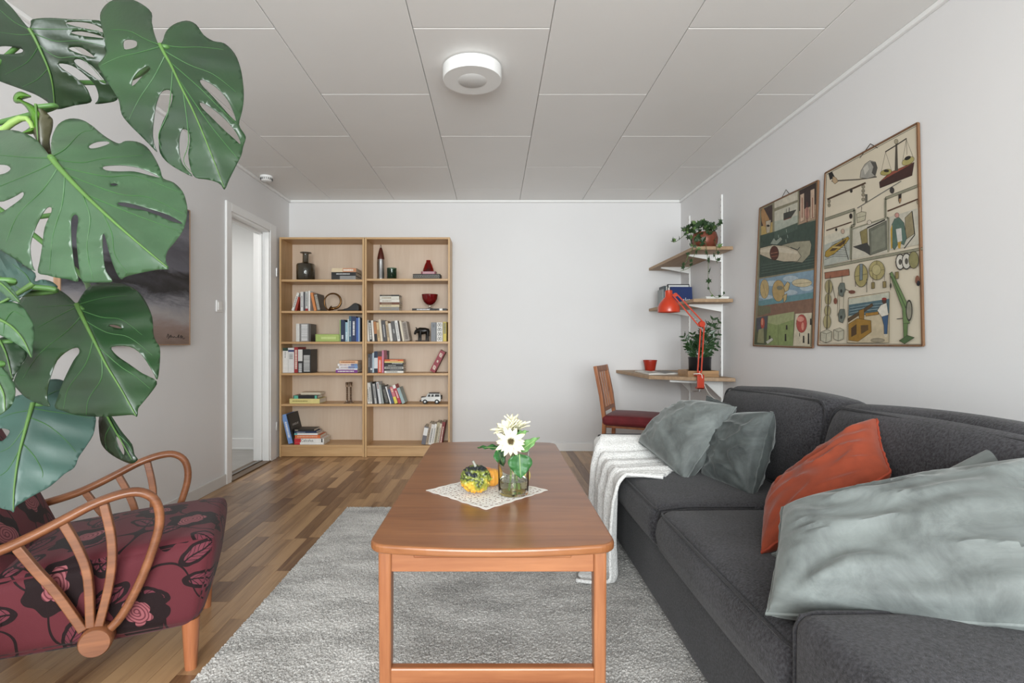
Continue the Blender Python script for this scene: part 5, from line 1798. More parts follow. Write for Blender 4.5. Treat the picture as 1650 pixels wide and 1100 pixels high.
# ================================================================ POSTERS
class Print:
    def __init__(s, X):
        s.X, s.mb, s.cols, s.n = X, MB(), [], 0
    def ci(s, c):
        if c not in s.cols:
            s.cols.append(c)
        return s.cols.index(c)
    def w(s, x, y, lay):
        px, py = 1180+x*.36364, 180+y*.36364
        X = s.X
        Y = F*X/(px-CX)
        return Vector((X-.0002-lay*.00003, Y, EYE-(py-CY)*Y/F))
    def poly(s, pts, c, sm=False):
        s.n += 1
        if sm:
            pts = [(v.x, v.y) for v in catmull([(a, b, 0) for a, b in pts], 3, True)]
        s.mb.add([s.w(a, b, s.n) for a, b in pts], [tuple(range(len(pts)))], s.ci(c))
    def ell(s, cx, cy, rx, ry, c, n=20, tilt=0.0):
        t = math.radians(tilt)
        s.poly([(cx+rx*math.cos(a)*math.cos(t)-ry*math.sin(a)*math.sin(t), cy+rx*math.cos(a)*math.sin(t)+ry*math.sin(a)*math.cos(t)) for a in [2*math.pi*k/n for k in range(n)]], c)
    def oell(s, cx, cy, rx, ry, c, o='2e2820', w=2, tilt=0.0):
        s.ell(cx, cy, rx+w*.7, ry+w*.7, o, tilt=tilt)
        s.ell(cx, cy, rx, ry, c, tilt=tilt)
    def line(s, pts, w, c):
        s.n += 1
        for (a, b), (d, e) in zip(pts, pts[1:]):
            l = math.hypot(d-a, e-b) or 1
            nx, ny = -(e-b)/l*w/2, (d-a)/l*w/2
            s.mb.add([s.w(a+nx, b+ny, s.n), s.w(d+nx, e+ny, s.n), s.w(d-nx, e-ny, s.n), s.w(a-nx, b-ny, s.n)], [(0, 1, 2, 3)], s.ci(c))
    def opoly(s, pts, c, o='2e2820', w=1.6, sm=False):
        s.poly(pts, c, sm)
        s.line(list(pts)+[pts[0]], w, o)
def poster(name, label, corners, hang, draw, paper):
    X = XR-.012
    pr = Print(X)
    q = [pr.w(x, y, 0) for x, y in corners]        # TL TR BR BL
    base = Vector((XR, (q[0].y+q[1].y)/2, min(p.z for p in q)))
    t = tag(empty(name, base), label, 'poster', 'vintage school posters')
    M = Matrix.Translation(-base)
    def edge(a, b, sag, n=10):
        return [a.lerp(b, i/n)+Vector((-sag*math.sin(math.pi*i/n), 0, 0)) for i in range(n+1)]
    mb = MB()
    mb.add([p-base for p in q]+[p-base+Vector((.004, 0, 0)) for p in q], [(3, 2, 1, 0), (4, 5, 6, 7), (0, 1, 5, 4), (1, 2, 6, 5), (2, 3, 7, 6), (3, 0, 4, 7)])
    mb.build('board', mat(paper, .6, name=name+'_paper', var=.05, vscale=5), t)
    draw(pr)
    pr.mb.xf(M)
    o = pr.mb.build('printed_picture', [mat(c, .65, name='print_'+c, var=.12, vscale=40) for c in pr.cols], t)
    o['kind'] = 'stuff'
    for a, b in ((0, 1), (1, 2), (2, 3), (3, 0)):
        MB().bar(q[a]-base+Vector((.001, 0, 0)), q[b]-base+Vector((.001, 0, 0)), .008, .010, (1, 0, 0)).build('edging', wood('poster_edging', '5f4230', '85603f', 'Z', 2, .6), t)
    hz = [pr.w(x, y, 1)-base for x, y in hang]
    MB().tube(hz, .0022, 6).build('hanging_cord', mat('4f4a42', .6, name='cord_grey'), t, True)

def draw_levers(p):
    K, G, BR = '2a241e', '8c8a76', '4e3526'
    p.line([(418, 278), (818, 62)], 2, K); p.line([(418, 278), (388, 1025), (840, 1030), (818, 62)], 2, K)
    # lever with boulder
    p.line([(440, 307), (560, 300), (640, 288)], 6, '5a5248'); p.poly([(425, 272), (443, 266), (455, 290), (433, 302)], '1f1c1a')
    p.opoly([(445, 285), (460, 292), (470, 308), (455, 320), (443, 308)], 'b39a78')
    p.opoly([(566, 292), (570, 262), (588, 232), (610, 216), (635, 222), (643, 248), (634, 285), (600, 296)], '9a978e')
    p.poly([(612, 220), (635, 224), (643, 250), (632, 284), (618, 270), (626, 245)], '4c4a46'); p.poly([(580, 250), (600, 232), (606, 255), (588, 280)], 'bdb9ae')
    # balance
    p.opoly([(652, 312), (700, 268), (806, 224), (803, 236)], '8a4a3a'); p.opoly([(652, 312), (806, 226), (797, 282), (655, 338)], '3f2722')
    p.poly([(720, 262), (724, 130), (731, 130), (735, 262)], '4a443a'); p.line([(678, 178), (727, 148), (773, 118)], 5, '3a342c'); p.oell(727, 132, 8, 10, 'a59c84')
    for a, b in (((680, 178), (660, 268)), ((680, 178), (706, 260)), ((772, 122), (754, 226)), ((772, 122), (804, 206)), ((772, 122), (775, 190))):
        p.line([a, b], 1.3, '6a6458')
    p.oell(682, 268, 25, 12, '9d9458', tilt=-15); p.ell(684, 262, 12, 6, '2c281e'); p.oell(780, 218, 29, 15, 'a89e66', tilt=-28); p.ell(778, 205, 15, 8, '241f1a', tilt=-25)
    # beams and weights
    p.line([(422, 388), (592, 315)], 8, '4a3626'); p.ell(528, 350, 6, 9, K)
    for y in (332, 350, 368, 388):
        p.oell(581, y, 6, 7, '8d8672')
    for y in (396, 414):
        p.oell(430, y, 5, 7, '8d8672')
    p.line([(555, 427), (750, 307)], 4, '6c6a64'); p.oell(709, 348, 9, 13, '403c3a'); p.line([(709, 332), (709, 345)], 2, K)
    p.poly([(590, 405), (590, 365), (600, 365), (600, 402)], '5a564c'); p.line([(575, 420), (573, 445)], 2, K); p.opoly([(553, 452), (575, 442), (594, 445), (590, 480), (555, 492)], 'b8b29a'); p.line([(555, 470), (592, 460)], 1.5, K)
    # frames
    for pts in ([(411, 478), (543, 433), (543, 502), (528, 508), (528, 655)], [(680, 515), (680, 384), (833, 324)], [(408, 690), (845, 606)]):
        p.line(pts, 11, G)
        p.line([(a, b-6) for a, b in pts], 1.5, K); p.line([(a, b+6) for a, b in pts], 1.5, K)
    p.line([(534, 520), (692, 468), (692, 622)], 8, G)
    p.line([(418, 526), (530, 488)], 5, BR); p.ell(462, 522, 5, 7, K); p.line([(690, 440), (831, 384)], 6, BR); p.poly([(738, 366), (752, 362), (750, 395), (744, 408), (738, 395)], '2a221c'); p.poly([(741, 385), (750, 383), (748, 402), (742, 402)], 'a8845e'); p.oell(826, 400, 5, 9, 'a39c86'); p.ell(527, 462, 7, 12, '2a221c')
    # rowing boat
    p.poly([(410, 572), (522, 528), (522, 656), (407, 684)], 'a9aca2'); p.poly([(410, 552), (522, 512), (522, 545), (410, 590)], 'c5c0ae')
    for k in range(9):
        p.line([(412+k*4, 655-k*9), (450+k*6, 640-k*10), (510, 640-k*9)], 1.8, '3c4240')
    p.opoly([(412, 640), (415, 620), (440, 597), (515, 552), (521, 562), (500, 590), (455, 628), (425, 645)], '9f8438'); p.poly([(432, 618), (450, 600), (508, 562), (500, 582), (455, 615)], '4f3c22'); p.line([(445, 600), (480, 600)], 7, 'b8a468'); p.line([(490, 560), (517, 655)], 3, '2e281e'); p.oell(492, 530, 7, 10, 'b9a08e')
    # stove
    p.poly([(537, 522), (689, 472), (689, 624), (533, 654)], 'bdb8a8'); p.opoly([(608, 520), (686, 482), (688, 610), (612, 636)], '67695c'); p.poly([(618, 530), (678, 500), (680, 600), (620, 622)], '7b7d6e')
    p.opoly([(568, 532), (600, 515), (603, 582), (578, 592)], '857a50'); p.opoly([(538, 598), (600, 580), (612, 600), (612, 634), (590, 620)], '3e3e3c'); p.line([(600, 515), (680, 478)], 6, '25221e'); p.oell(610, 490, 9, 9, 'c9bfae')
    # woman with handcart
    p.poly([(700, 466), (835, 424), (838, 586), (700, 614)], 'b9b5a6'); p.opoly([(768, 470), (800, 440), (810, 540), (772, 566)], '8d8264'); p.line([(800, 440), (812, 545), (765, 605)], 4, '221e1a')
    p.opoly([(710, 500), (722, 475), (742, 468), (764, 492), (776, 560), (764, 590), (742, 580), (722, 612), (712, 600)], '52695e'); p.poly([(728, 520), (752, 515), (756, 572), (736, 578)], 'c6c5be'); p.poly([(704, 520), (712, 500), (712, 605), (706, 608)], 'b3913c'); p.poly([(736, 578), (752, 574), (748, 606), (738, 604)], 'b3913c'); p.oell(733, 458, 9, 10, 'b98a80')
    # pulleys
    p.opoly([(412, 712), (520, 697), (522, 724), (414, 740)], '94614a')
    for cx, cy, rx, ry in ((430, 775, 16, 30), (427, 830, 13, 24), (425, 882, 13, 24), (423, 930, 16, 30)):
        p.oell(cx, cy, rx, ry, 'a0966e'); p.line([(cx, cy-ry), (cx, cy+ry)], 4, '55503f')
    p.line([(438, 725), (420, 970)], 2, K); p.line([(447, 770), (462, 840)], 2, K); p.ell(460, 838, 8, 14, '7a4a38')
    for cy in (790, 906):
        p.opoly([(472, cy-10), (482, cy-32), (500, cy-32), (504, cy), (492, cy+30), (476, cy+22)], '687068')
        p.ell(486, cy+4, 5, 8, '2e302c')
    for x in (472, 480, 498):
        p.line([(x, 800), (x-4, 905)], 1.5, '5a5444')
    p.line([(490, 725), (490, 760)], 2, K); p.line([(504, 785), (530, 797)], 2, K); p.ell(534, 798, 15, 8, '6e4436')
    p.opoly([(396, 976), (424, 964), (444, 974), (442, 1014), (418, 1023), (395, 1013)], 'b7b29e'); p.line([(396, 976), (420, 984), (444, 974)], 1.5, K); p.line([(420, 984), (418, 1022)], 1.5, K)
    p.opoly([(453, 966), (480, 957), (498, 967), (496, 1006), (472, 1015), (453, 1005)], 'b7b29e'); p.line([(453, 966), (474, 975), (498, 967)], 1.5, K); p.line([(474, 975), (472, 1014)], 1.5, K)
    p.oell(575, 725, 28, 50, '9c9160', w=3); p.line([(548, 730), (600, 718)], 1.5, K); p.opoly([(569, 674), (582, 674), (581, 745), (568, 748)], '747f82'); p.line([(550, 750), (550, 775)], 2, K); p.line([(600, 740), (600, 800)], 2, K)
    p.oell(645, 702, 34, 42, 'a29768', w=2.4); p.line([(612, 705), (678, 700)], 1.5, K); p.line([(645, 660), (645, 744)], 1.5, K); p.oell(643, 700, 19, 23, 'b0a67a')
    for x, y in ((628, 770), (679, 766)):
        p.opoly([(x-7, y-14), (x+7, y-15), (x+7, y+12), (x-7, y+14)], '84764c')
    p.line([(628, 715), (628, 756)], 1.6, K); p.line([(679, 705), (679, 752)], 1.6, K)
    for cx, cy, rx, ry in ((749, 665, 18, 33), (777, 662, 19, 34)):
        p.ell(cx, cy, rx+3, ry+4, '3b3834', 14); p.ell(cx, cy, rx-1, ry-2, 'cac6ba'); p.ell(cx, cy, rx*.4, ry*.4, '55524a')
    p.oell(809, 656, 21, 37, '858058', w=3); p.opoly([(727, 710), (742, 708), (742, 738), (727, 741)], '84764c'); p.ell(826, 745, 10, 20, '7d5340'); p.ell(830, 760, 8, 12, '26262a')
    # sailor at the capstan
    p.opoly([(520, 824), (701, 797), (699, 1023), (513, 1023)], 'bcae92'); p.poly([(521, 855), (700, 828), (700, 892), (519, 905)], '4d666e'); p.poly([(520, 830), (700, 800), (700, 828), (521, 855)], 'b5b6a6')
    for k in range(7):
        p.line([(525, 868+k*6), (600, 855+k*6), (690, 846+k*6)], 1.4, '27353a' if k % 2 else 'a3b0ae')
    p.opoly([(518, 915), (625, 848), (630, 860), (520, 932)], '55432c'); p.opoly([(566, 880), (590, 872), (588, 952), (568, 956)], '8f692c')
    p.opoly([(520, 940), (560, 915), (620, 925), (622, 975), (562, 1018), (520, 1012)], '94702f'); p.poly([(532, 958), (556, 940), (556, 985), (532, 998)], '4a3620'); p.poly([(574, 946), (608, 944), (608, 966), (576, 985)], '5a4426'); p.opoly([(595, 892), (652, 885), (654, 898), (597, 906)], '9c7434')
    p.opoly([(648, 880), (664, 856), (690, 846), (698, 900), (668, 910)], 'd2cdc0'); p.oell(679, 838, 9, 11, '4a3028'); p.ell(679, 829, 11, 6, '83302a'); p.opoly([(668, 908), (697, 900), (692, 985), (679, 986), (678, 948)], '3c5878'); p.poly([(676, 985), (694, 984), (690, 1000), (682, 998)], 'c9bfa8'); p.oell(650, 1012, 30, 8, '958b76')
    # green crane
    p.opoly([(703, 716), (714, 708), (782, 850), (792, 938), (764, 942), (760, 872)], '687f52'); p.line([(712, 730), (776, 870)], 2.5, '2c3626'); p.ell(790, 880, 15, 48, '35342c'); p.ell(790, 880, 11, 40, '8b8878'); p.line([(706, 716), (707, 790)], 2, K); p.ell(708, 770, 4, 12, '35342c')
    p.opoly([(764, 938), (784, 935), (782, 1000), (766, 1005)], '5d7548'); p.opoly([(746, 1014), (782, 990), (814, 1000), (770, 1028)], '4c6340'); p.line([(735, 918), (762, 915)], 3, K)

def draw_buoyancy(p):
    K, B = '2a2824', '85806a'
    p.poly([(124, 431), (378, 310), (357, 1040), (97, 1032)], B)
    p.poly([(127, 435), (178, 410), (178, 536), (129, 556)], '41322f'); p.poly([(128, 508), (178, 488), (178, 536), (129, 556)], 'b39a60'); p.poly([(128, 440), (138, 428), (152, 452), (165, 480), (160, 505), (140, 508), (130, 480)], 'a88258', True)
    p.opoly([(148, 485), (172, 478), (166, 535), (152, 538)], 'b7ac98', w=1.2); p.ell(159, 505, 7, 5, '241d1a')
    p.poly([(187, 396), (290, 350), (290, 390), (187, 428)], 'c6bfae'); p.poly([(187, 442), (290, 400), (290, 470), (187, 500)], 'bfbcac')
    p.poly([(187, 486), (290, 458), (290, 490), (187, 532)], 'a9afa2')
    p.opoly([(228, 450), (283, 434), (262, 466), (228, 478)], '41413c'); p.line([(240, 448), (240, 430)], 2, K); p.line([(252, 445), (252, 424)], 3, K); p.line([(228, 480), (262, 468)], 3, '7a3a30')
    p.poly([(297, 350), (372, 313), (370, 474), (296, 505)], '382b28'); p.poly([(297, 440), (371, 410), (370, 474), (296, 500)], 'a98f78')
    for x in (301, 347):
        p.opoly([(x, 368-(x-301)*.45), (x+18, 360-(x-301)*.45), (x+18, 480-(x-301)*.3), (x, 490-(x-301)*.3)], 'c2aa94', w=1.2); p.line([(x+9, 380), (x+9, 470)], 4, '8a5a48')
    p.oell(332, 448, 11, 26, 'b08474', w=1.2); p.line([(332, 400), (332, 490)], 3, '5c2e28')
    p.poly([(124, 548), (372, 480), (368, 692), (120, 735)], '3d4c43'); p.poly([(186, 532), (290, 492), (290, 520), (186, 565)], '4a5a50')
    for k in range(8):
        p.line([(130, 680+k*6), (230, 664+k*6), (365, 640+k*6)], 1.2, '2c3832' if k % 2 else '5f7066')
    p.opoly([(215, 592), (280, 575), (345, 570), (352, 590), (345, 632), (312, 668), (215, 660)], '98947f', sm=False)
    p.opoly([(124, 604), (180, 590), (240, 595), (290, 615), (306, 640), (290, 662), (230, 664), (170, 652), (123, 632)], 'b8ad97', sm=False)
    p.poly([(124, 612), (180, 598), (240, 604), (290, 622), (290, 630), (200, 622), (124, 622)], 'c9c0ac'); p.oell(187, 626, 19, 31, '4f2a22'); p.line([(172, 628), (202, 622)], 3, '9a6a50'); p.line([(174, 642), (202, 638)], 3, '8a5a44')
    p.poly([(170, 585), (185, 560), (195, 572), (215, 555), (222, 565), (200, 588)], '8f988c'); p.line([(258, 600), (290, 612), (300, 600)], 4, '4a4c44')
    for x, y in ((240, 520), (245, 545), (238, 565), (205, 545)):
        p.line([(x, y), (x+2, y+14)], 2, '9aa69c')
    p.poly([(120, 742), (366, 700), (362, 800), (118, 838)], '7f98a8')
    for cx, cy, rx, ry in ((180, 760, 40, 12), (260, 740, 34, 14), (330, 780, 30, 14), (150, 820, 30, 10), (250, 800, 40, 12)):
        p.ell(cx, cy, rx, ry, 'a9b8bf')
    p.poly([(117, 838), (362, 798), (361, 828), (116, 862)], '62898f')
    p.oell(144, 785, 19, 42, 'b8a272', w=1.5); p.line([(136, 760), (150, 815)], 1.2, '7a6440'); p.oell(206, 793, 27, 47, 'b09664', w=1.5); p.opoly([(228, 778), (246, 752), (257, 762), (250, 790), (236, 798)], 'bba676'); p.opoly([(226, 815), (244, 805), (242, 832), (230, 846)], 'bba676'); p.ell(212, 780, 14, 10, '7d7a66')
    p.oell(310, 758, 44, 18, 'c4b898', w=1.5, ); p.line([(270, 764), (350, 756)], 1.4, '6a5e46')
    p.poly([(115, 862), (361, 826), (359, 890), (112, 908)], '7e6150'); p.poly([(116, 858), (170, 862), (172, 890), (114, 905)], '6a6a52')
    p.poly([(160, 905), (276, 885), (270, 1036), (150, 1032)], '81905c'); p.poly([(160, 905), (276, 885), (274, 920), (200, 945), (158, 935)], '9aa076')
    p.line([(205, 940), (205, 1034)], 1.2, '4a4a38')
    p.poly([(108, 914), (160, 902), (152, 1032), (98, 1030)], '4f5640'); p.poly([(108, 914), (158, 903), (156, 960), (110, 975)], '4e4f56'); p.oell(136, 936, 9, 25, 'a24f42', w=1.2, ); p.ell(134, 930, 4, 16, 'c98a70'); p.poly([(118, 965), (140, 958), (142, 1025), (112, 1022)], '8a8a68')
    p.poly([(282, 895), (354, 890), (346, 1038), (271, 1036)], 'c6bda6'); p.oell(309, 938, 23, 40, 'a84d44', w=1.5); p.ell(304, 918, 16, 12, 'cf8f80'); p.ell(314, 950, 6, 18, 'd0907e'); p.line([(300, 980), (300, 995)], 3, K)
    for x, y, h in ((318, 1008, 16), (340, 1005, 24), (238, 1000, 16), (243, 955, 10), (168, 1005, 14), (350, 930, 14)):
        p.poly([(x-3, y-h), (x+3, y-h), (x+4, y+h), (x-4, y+h)], '26241f')
    p.opoly([(150, 1018), (178, 1000), (184, 1010), (158, 1030)], 'bdbdb2', w=1.2)
poster('wall_poster', 'cream school poster of levers, scales and pulleys, the nearer of two', [(413, 272), (822, 50), (845, 1036), (381, 1034)], [(566, 205), (612, 142), (644, 160)], draw_levers, 'cfc5b0')
poster('wall_poster', 'green and blue school poster with submarine and airships, the farther of two', [(122, 428), (380, 305), (356, 1045), (94, 1036)], [(218, 384), (238, 345), (254, 365)], draw_buoyancy, 'a9a08a')
# ================================================================ MONSTERA
mo = tag(empty('monstera_plant', (-1.42, .98, 0)), 'tall monstera with large split glossy leaves rising at the left edge', 'plant')
MO = mo.location.copy()
def leaf_mat(name, dark, light, rough=.38):
    m, nt, b = new_mat(name)
    n1 = N(nt, 'ShaderNodeTexNoise', ins={'Scale': 5.0, 'Detail': 4.0})
    L(nt, coords(nt), n1.inputs['Vector'])
    r = ramp(nt, [(.3, lin(dark)), (.7, lin(light))])
    L(nt, n1.outputs[0], r.inputs[0])
    L(nt, r.outputs[0], b.inputs['Base Color'])
    b.inputs['Roughness'].default_value = rough
    b.inputs['Coat Weight'].default_value = .15
    b.inputs['Coat Roughness'].default_value = .2
    n2 = N(nt, 'ShaderNodeTexNoise', ins={'Scale': 120.0, 'Detail': 2.0})
    L(nt, coords(nt), n2.inputs['Vector'])
    bp = N(nt, 'ShaderNodeBump', ins={'Strength': .12, 'Distance': .002})
    L(nt, n2.outputs[0], bp.inputs['Height'])
    L(nt, bp.outputs[0], b.inputs['Normal'])
    b.inputs['Subsurface Weight'].default_value = 0.0
    return m
MG = leaf_mat('monstera_green', '142a17', '20401f')
MGL = leaf_mat('monstera_light', '263f28', '3d5c3e')
MGB = leaf_mat('monstera_bluish', '2b453d', '3b5850', .5)
MGD = leaf_mat('monstera_deep', '122515', '1c351b')
RIB = mat('4a6b32', .5, name='monstera_rib', var=.12, vscale=20)
VEIN = mat('355a30', .5, name='monstera_vein', var=.1, vscale=20)
def pip(x, y, poly):
    c = False
    n = len(poly)
    j = n-1
    for i in range(n):
        xi, yi = poly[i]
        xj, yj = poly[j]
        if (yi > y) != (yj > y) and x < (xj-xi)*(y-yi)/(yj-yi)+xi:
            c = not c
        j = i
    return c
def mleaf(outer, holes, rib, veins, Y0, nrm, mt, ribw=.0045, k=1.1, fold=.25, sub=3, ripple=.004, tr=lambda a: a, stem=None, vw=.0011, seed=0, tilt=.2):
    """a split leaf: outline (photo-frame coordinates) laid on a tilted plane at distance Y0, then curved, with real thickness"""
    outer = [tr(p) for p in outer]
    holes = [[tr(p) for p in h] for h in holes]
    rib = [tr(p) for p in rib]
    veins = [(t, [tr(p) for p in q]) for t, q in veins]
    n = Vector(nrm).normalized()
    p0 = P(rib[0][0], rib[0][1], Y0)
    cam0 = Vector((0, 0, EYE))
    def plane(a, b):
        d = P(a, b, 1.0)-cam0
        s = (p0-cam0).dot(n)/d.dot(n)
        return cam0+d*s
    ribc = [(v.x, v.y) for v in catmull([(a, b, 0) for a, b in rib], 6)]
    rib3 = [plane(*q) for q in ribc]
    axis = (rib3[-1]-rib3[0])
    L0 = axis.length
    axis.normalize()
    side = axis.cross(n)
    def bend(a, b, lift=0.0):
        p = plane(a, b)
        # distance from the midrib and position along it
        best, bi = 1e9, 0
        for i, q in enumerate(rib3):
            d = (p-q).length
            if d < best:
                best, bi = d, i
        al = (p-rib3[0]).dot(axis)/L0
        s = best
        h = -k*s*s - .10*max(0, al)**2*L0 - fold*.05*(1-math.exp(-s/.03)) + fold*.05
        h += ripple*math.sin(al*26+(1 if (p-rib3[bi]).dot(side) > 0 else -1)*s*40+seed)*min(1, s/.05)
        h -= tilt*(math.sqrt(s*s+.0004)-.02)
        d = P(a, b, 1.0)-cam0
        return cam0+d*(((p0-cam0).dot(n)+h)/d.dot(n))+n*lift
    oc = [(v.x, v.y) for v in catmull([(a, b, 0) for a, b in outer], sub, True)]
    hc = [[(v.x, v.y) for v in catmull([(a, b, 0) for a, b in h], sub, True)] for h in holes]
    pts, edges = [], []
    for loop in [oc]+hc:
        o = len(pts)
        pts += [Vector(p) for p in loop]
        edges += [(o+i, o+(i+1) % len(loop)) for i in range(len(loop))]
    xs, ys = [p[0] for p in oc], [p[1] for p in oc]
    step = 7.5
    y = min(ys)
    r_ = 0
    while y < max(ys):
        x = min(xs)+(step/2 if r_ % 2 else 0)
        while x < max(xs):
            if pip(x, y, oc) and not any(pip(x, y, h) for h in hc):
                pts.append(Vector((x, y)))
            x += step
        y += step*.87
        r_ += 1
    v2, _, tri, *_ = delaunay_2d_cdt(pts, edges, [], 0, 1e-4)
    fs = []
    for f in tri:
        cx = sum(v2[i][0] for i in f)/3
        cy = sum(v2[i][1] for i in f)/3
        if pip(cx, cy, oc) and not any(pip(cx, cy, h) for h in hc):
            fs.append(tuple(f))
    v3 = [bend(a, b)-MO for a, b in v2]
    # orient towards +n
    if fs:
        a, b, c = (v3[i] for i in fs[0])
        if (b-a).cross(c-a).dot(n) < 0:
            fs = [f[::-1] for f in fs]
    lf = MB().add(v3, fs).build('leaf', mt, mo, True)
    s_ = lf.modifiers.new('thick', 'SOLIDIFY')
    s_.thickness, s_.offset = .0014, -1
    rp = [bend(a_, b_, .0008)-MO for a_, b_ in ribc]
    m_ = len(rp)
    MB().tube(rp, [ribw*(1-.8*i/(m_-1)) for i in range(m_)], 8).build('midrib', RIB, lf, True)
    for t, q in veins:
        st = ribc[int(t*(len(ribc)-1))]
        c = [(v.x, v.y) for v in catmull([(st[0], st[1], 0)]+[(a, b, 0) for a, b in q], 5)]
        c3 = [bend(w[0], w[1], .0002)-MO for w in c]
        MB().tube(c3, [vw*1.25*(1-.65*i/(len(c3)-1)) for i in range(len(c3))], 6).build('vein', VEIN, lf, True)
    if stem:
        a = rp[0]
        end = Vector(stem)-MO
        back = -n*.06
        aw = a+MO
        yb = max(1.40, aw.y+.10)
        mid = Vector((aw.x*.6-1.40*.4, yb, aw.z*.7+stem[2]*.3+.02))-MO
        if aw.x/aw.y < -.86:
            mid = Vector((-1.32, aw.y+.08, aw.z*.7+stem[2]*.3))-MO
        out = Vector((-1.42, 1.36, stem[2]+.06))-MO
        c = catmull([a+axis*.004-n*.004, a+back*.5-axis*.006, mid, out, end], 8)
        MB().tube(c, [.0055+.002*i/len(c) for i in range(len(c))], 8).build('petiole', mat('456a34', .45, name='petiole_green', var=.1), mo, True)
    return lf
z6 = lambda p: (p[0]*.4, p[1]*.4)
z7 = lambda p: (p[0]*.409, 380+p[1]*.409)
z8 = lambda p: (p[0]*.2727, 600+p[1]*.2727)
z4 = lambda p: (p[0]*.2727, 360+p[1]*.2727)
z3 = lambda p: (p[0]*.1818, 130+p[1]*.1818)
SX, SY = -1.42, 1.02
# top right leaf
mleaf([(640,178),(655,165),(668,128),(700,98),(750,83),(790,98),(820,140),(860,165),(905,175),(945,215),(968,270),(980,340),(982,400),(975,450),(963,502),(985,540),(990,558),(980,590),(972,625),(950,670),(925,720),(905,763),
       (890,745),(870,732),(830,722),(786,714),(768,680),(758,620),(765,570),(762,535),(745,520),(730,525),(722,560),(722,610),(735,660),(775,710),(700,672),(665,645),(646,618),(640,590),(641,540),(655,490),(685,430),(695,385),(680,362),(650,370),(632,410),(622,460),(615,530),(620,580),(632,612),
       (600,580),(560,540),(520,500),(490,460),(480,410),(465,380),(440,340),(415,300),(395,262),(412,238),(428,210),(425,190),(418,140),(405,90),(405,50),(430,15),(470,-5),(520,-5),(570,15),(610,50),(610,90),(620,130),(632,165)],
      [[(806,322),(830,325),(875,355),(915,400),(940,450),(950,486),(930,470),(890,425),(845,375),(815,345)], [(805,413),(830,420),(880,455),(930,505),(960,550),(968,580),(945,560),(900,520),(850,470),(815,435)],
       [(530,345),(535,320),(555,290),(585,268),(603,270),(600,285),(570,310),(545,338)], [(498,165),(520,158),(548,165),(550,185),(530,195),(500,197)]],
      [(644,178),(662,215),(690,265),(730,350),(780,450),(835,580),(903,755)],
      [(.02,[(720,190),(810,190),(900,200)]),(.12,[(760,260),(860,300),(950,370)]),(.28,[(800,350),(880,430),(955,500)]),(.42,[(830,480),(900,570),(960,640)]),(.04,[(590,160),(520,125),(450,120)]),(.08,[(560,212),(480,230),(410,262)]),(.2,[(620,310),(560,400),(520,480)]),(.38,[(680,440),(640,540),(650,600)]),(.55,[(760,560),(740,650),(780,700)])],
      1.22, (.18, -.9, .22), MG, .0042, k=.7, tr=z6, stem=(SX+.02, SY, 1.70), seed=1, ripple=.0025, tilt=.12)
# top left leaf
mleaf([(115,112),(124,98),(130,78),(200,72),(300,78),(370,80),(410,90),(425,150),(430,200),(440,270),(470,380),(468,405),(430,415),(384,419),(393,405),(396,380),(380,340),(340,300),(290,265),(238,256),(250,275),(300,310),(345,350),(362,385),(365,413),
       (300,425),(225,441),(190,410),(140,380),(60,350),(0,328),(-60,300),(-100,200),(-80,50),(-30,-50),(10,-5),(50,35),(90,85)],
      [[(298,243),(325,240),(370,265),(410,310),(428,338),(400,325),(350,290),(310,262)], [(277,193),(320,190),(350,205),(380,230),(350,225),(300,208)], [(265,92),(310,88),(370,95),(415,118),(413,130),(370,120),(300,105)],
       [(284,130),(330,127),(390,140),(418,153),(380,150),(320,142)], [(-10,190),(40,187),(88,198),(85,212),(30,218),(-10,215)]],
      [(118,115),(140,152),(165,205),(195,275),(212,340),(222,436)],
      [(.03,[(200,118),(300,118),(400,125)]),(.1,[(220,165),(320,165),(420,185)]),(.3,[(230,230),(330,235),(420,330)]),(.05,[(60,90),(0,40)]),(.15,[(80,140),(0,130)]),(.35,[(110,250),(20,300)]),(.6,[(150,320),(90,350)])],
      1.30, (-.05, -.8, -.35), MGD, .0045, k=.6, tr=z6, stem=(SX-.05, SY, 1.6), seed=2, ripple=.0015, tilt=.1)
# large centre leaf
C = [(82,253),(82,240),(84,220),(94,200),(112,191),(132,193),(148,202),(162,214),(178,225),(192,231),(202,227),(220,228),(236,236),(248,252),(258,272),(263,287),(280,294),(294,308),(300,324),(302,340),(299,360),(292,376),(280,392),(270,404),(267,420),(272,433),
     (256,434),(240,437),(216,442),(200,447),(196,450),(190,444),(182,426),(174,400),(169,380),(165,379),(166,410),(170,436),(181,453),(165,455),(150,455),(133,454),(128,435),(125,410),(123,380),(126,352),(120,346),(114,358),(116,400),(120,430),(126,453),
     (110,450),(90,447),(75,443),(61,439),(64,420),(68,395),(72,366),(83,340),(80,333),(72,338),(60,360),(52,380),(48,400),(52,428),(56,436),(45,431),(16,412),(0,402),(-25,385),(-40,350),(-25,350),(0,343),(15,334),(36,318),(36,309),(20,318),(-5,325),(-45,312),(-60,260),(-40,220),(0,210),(30,211),(60,226)]
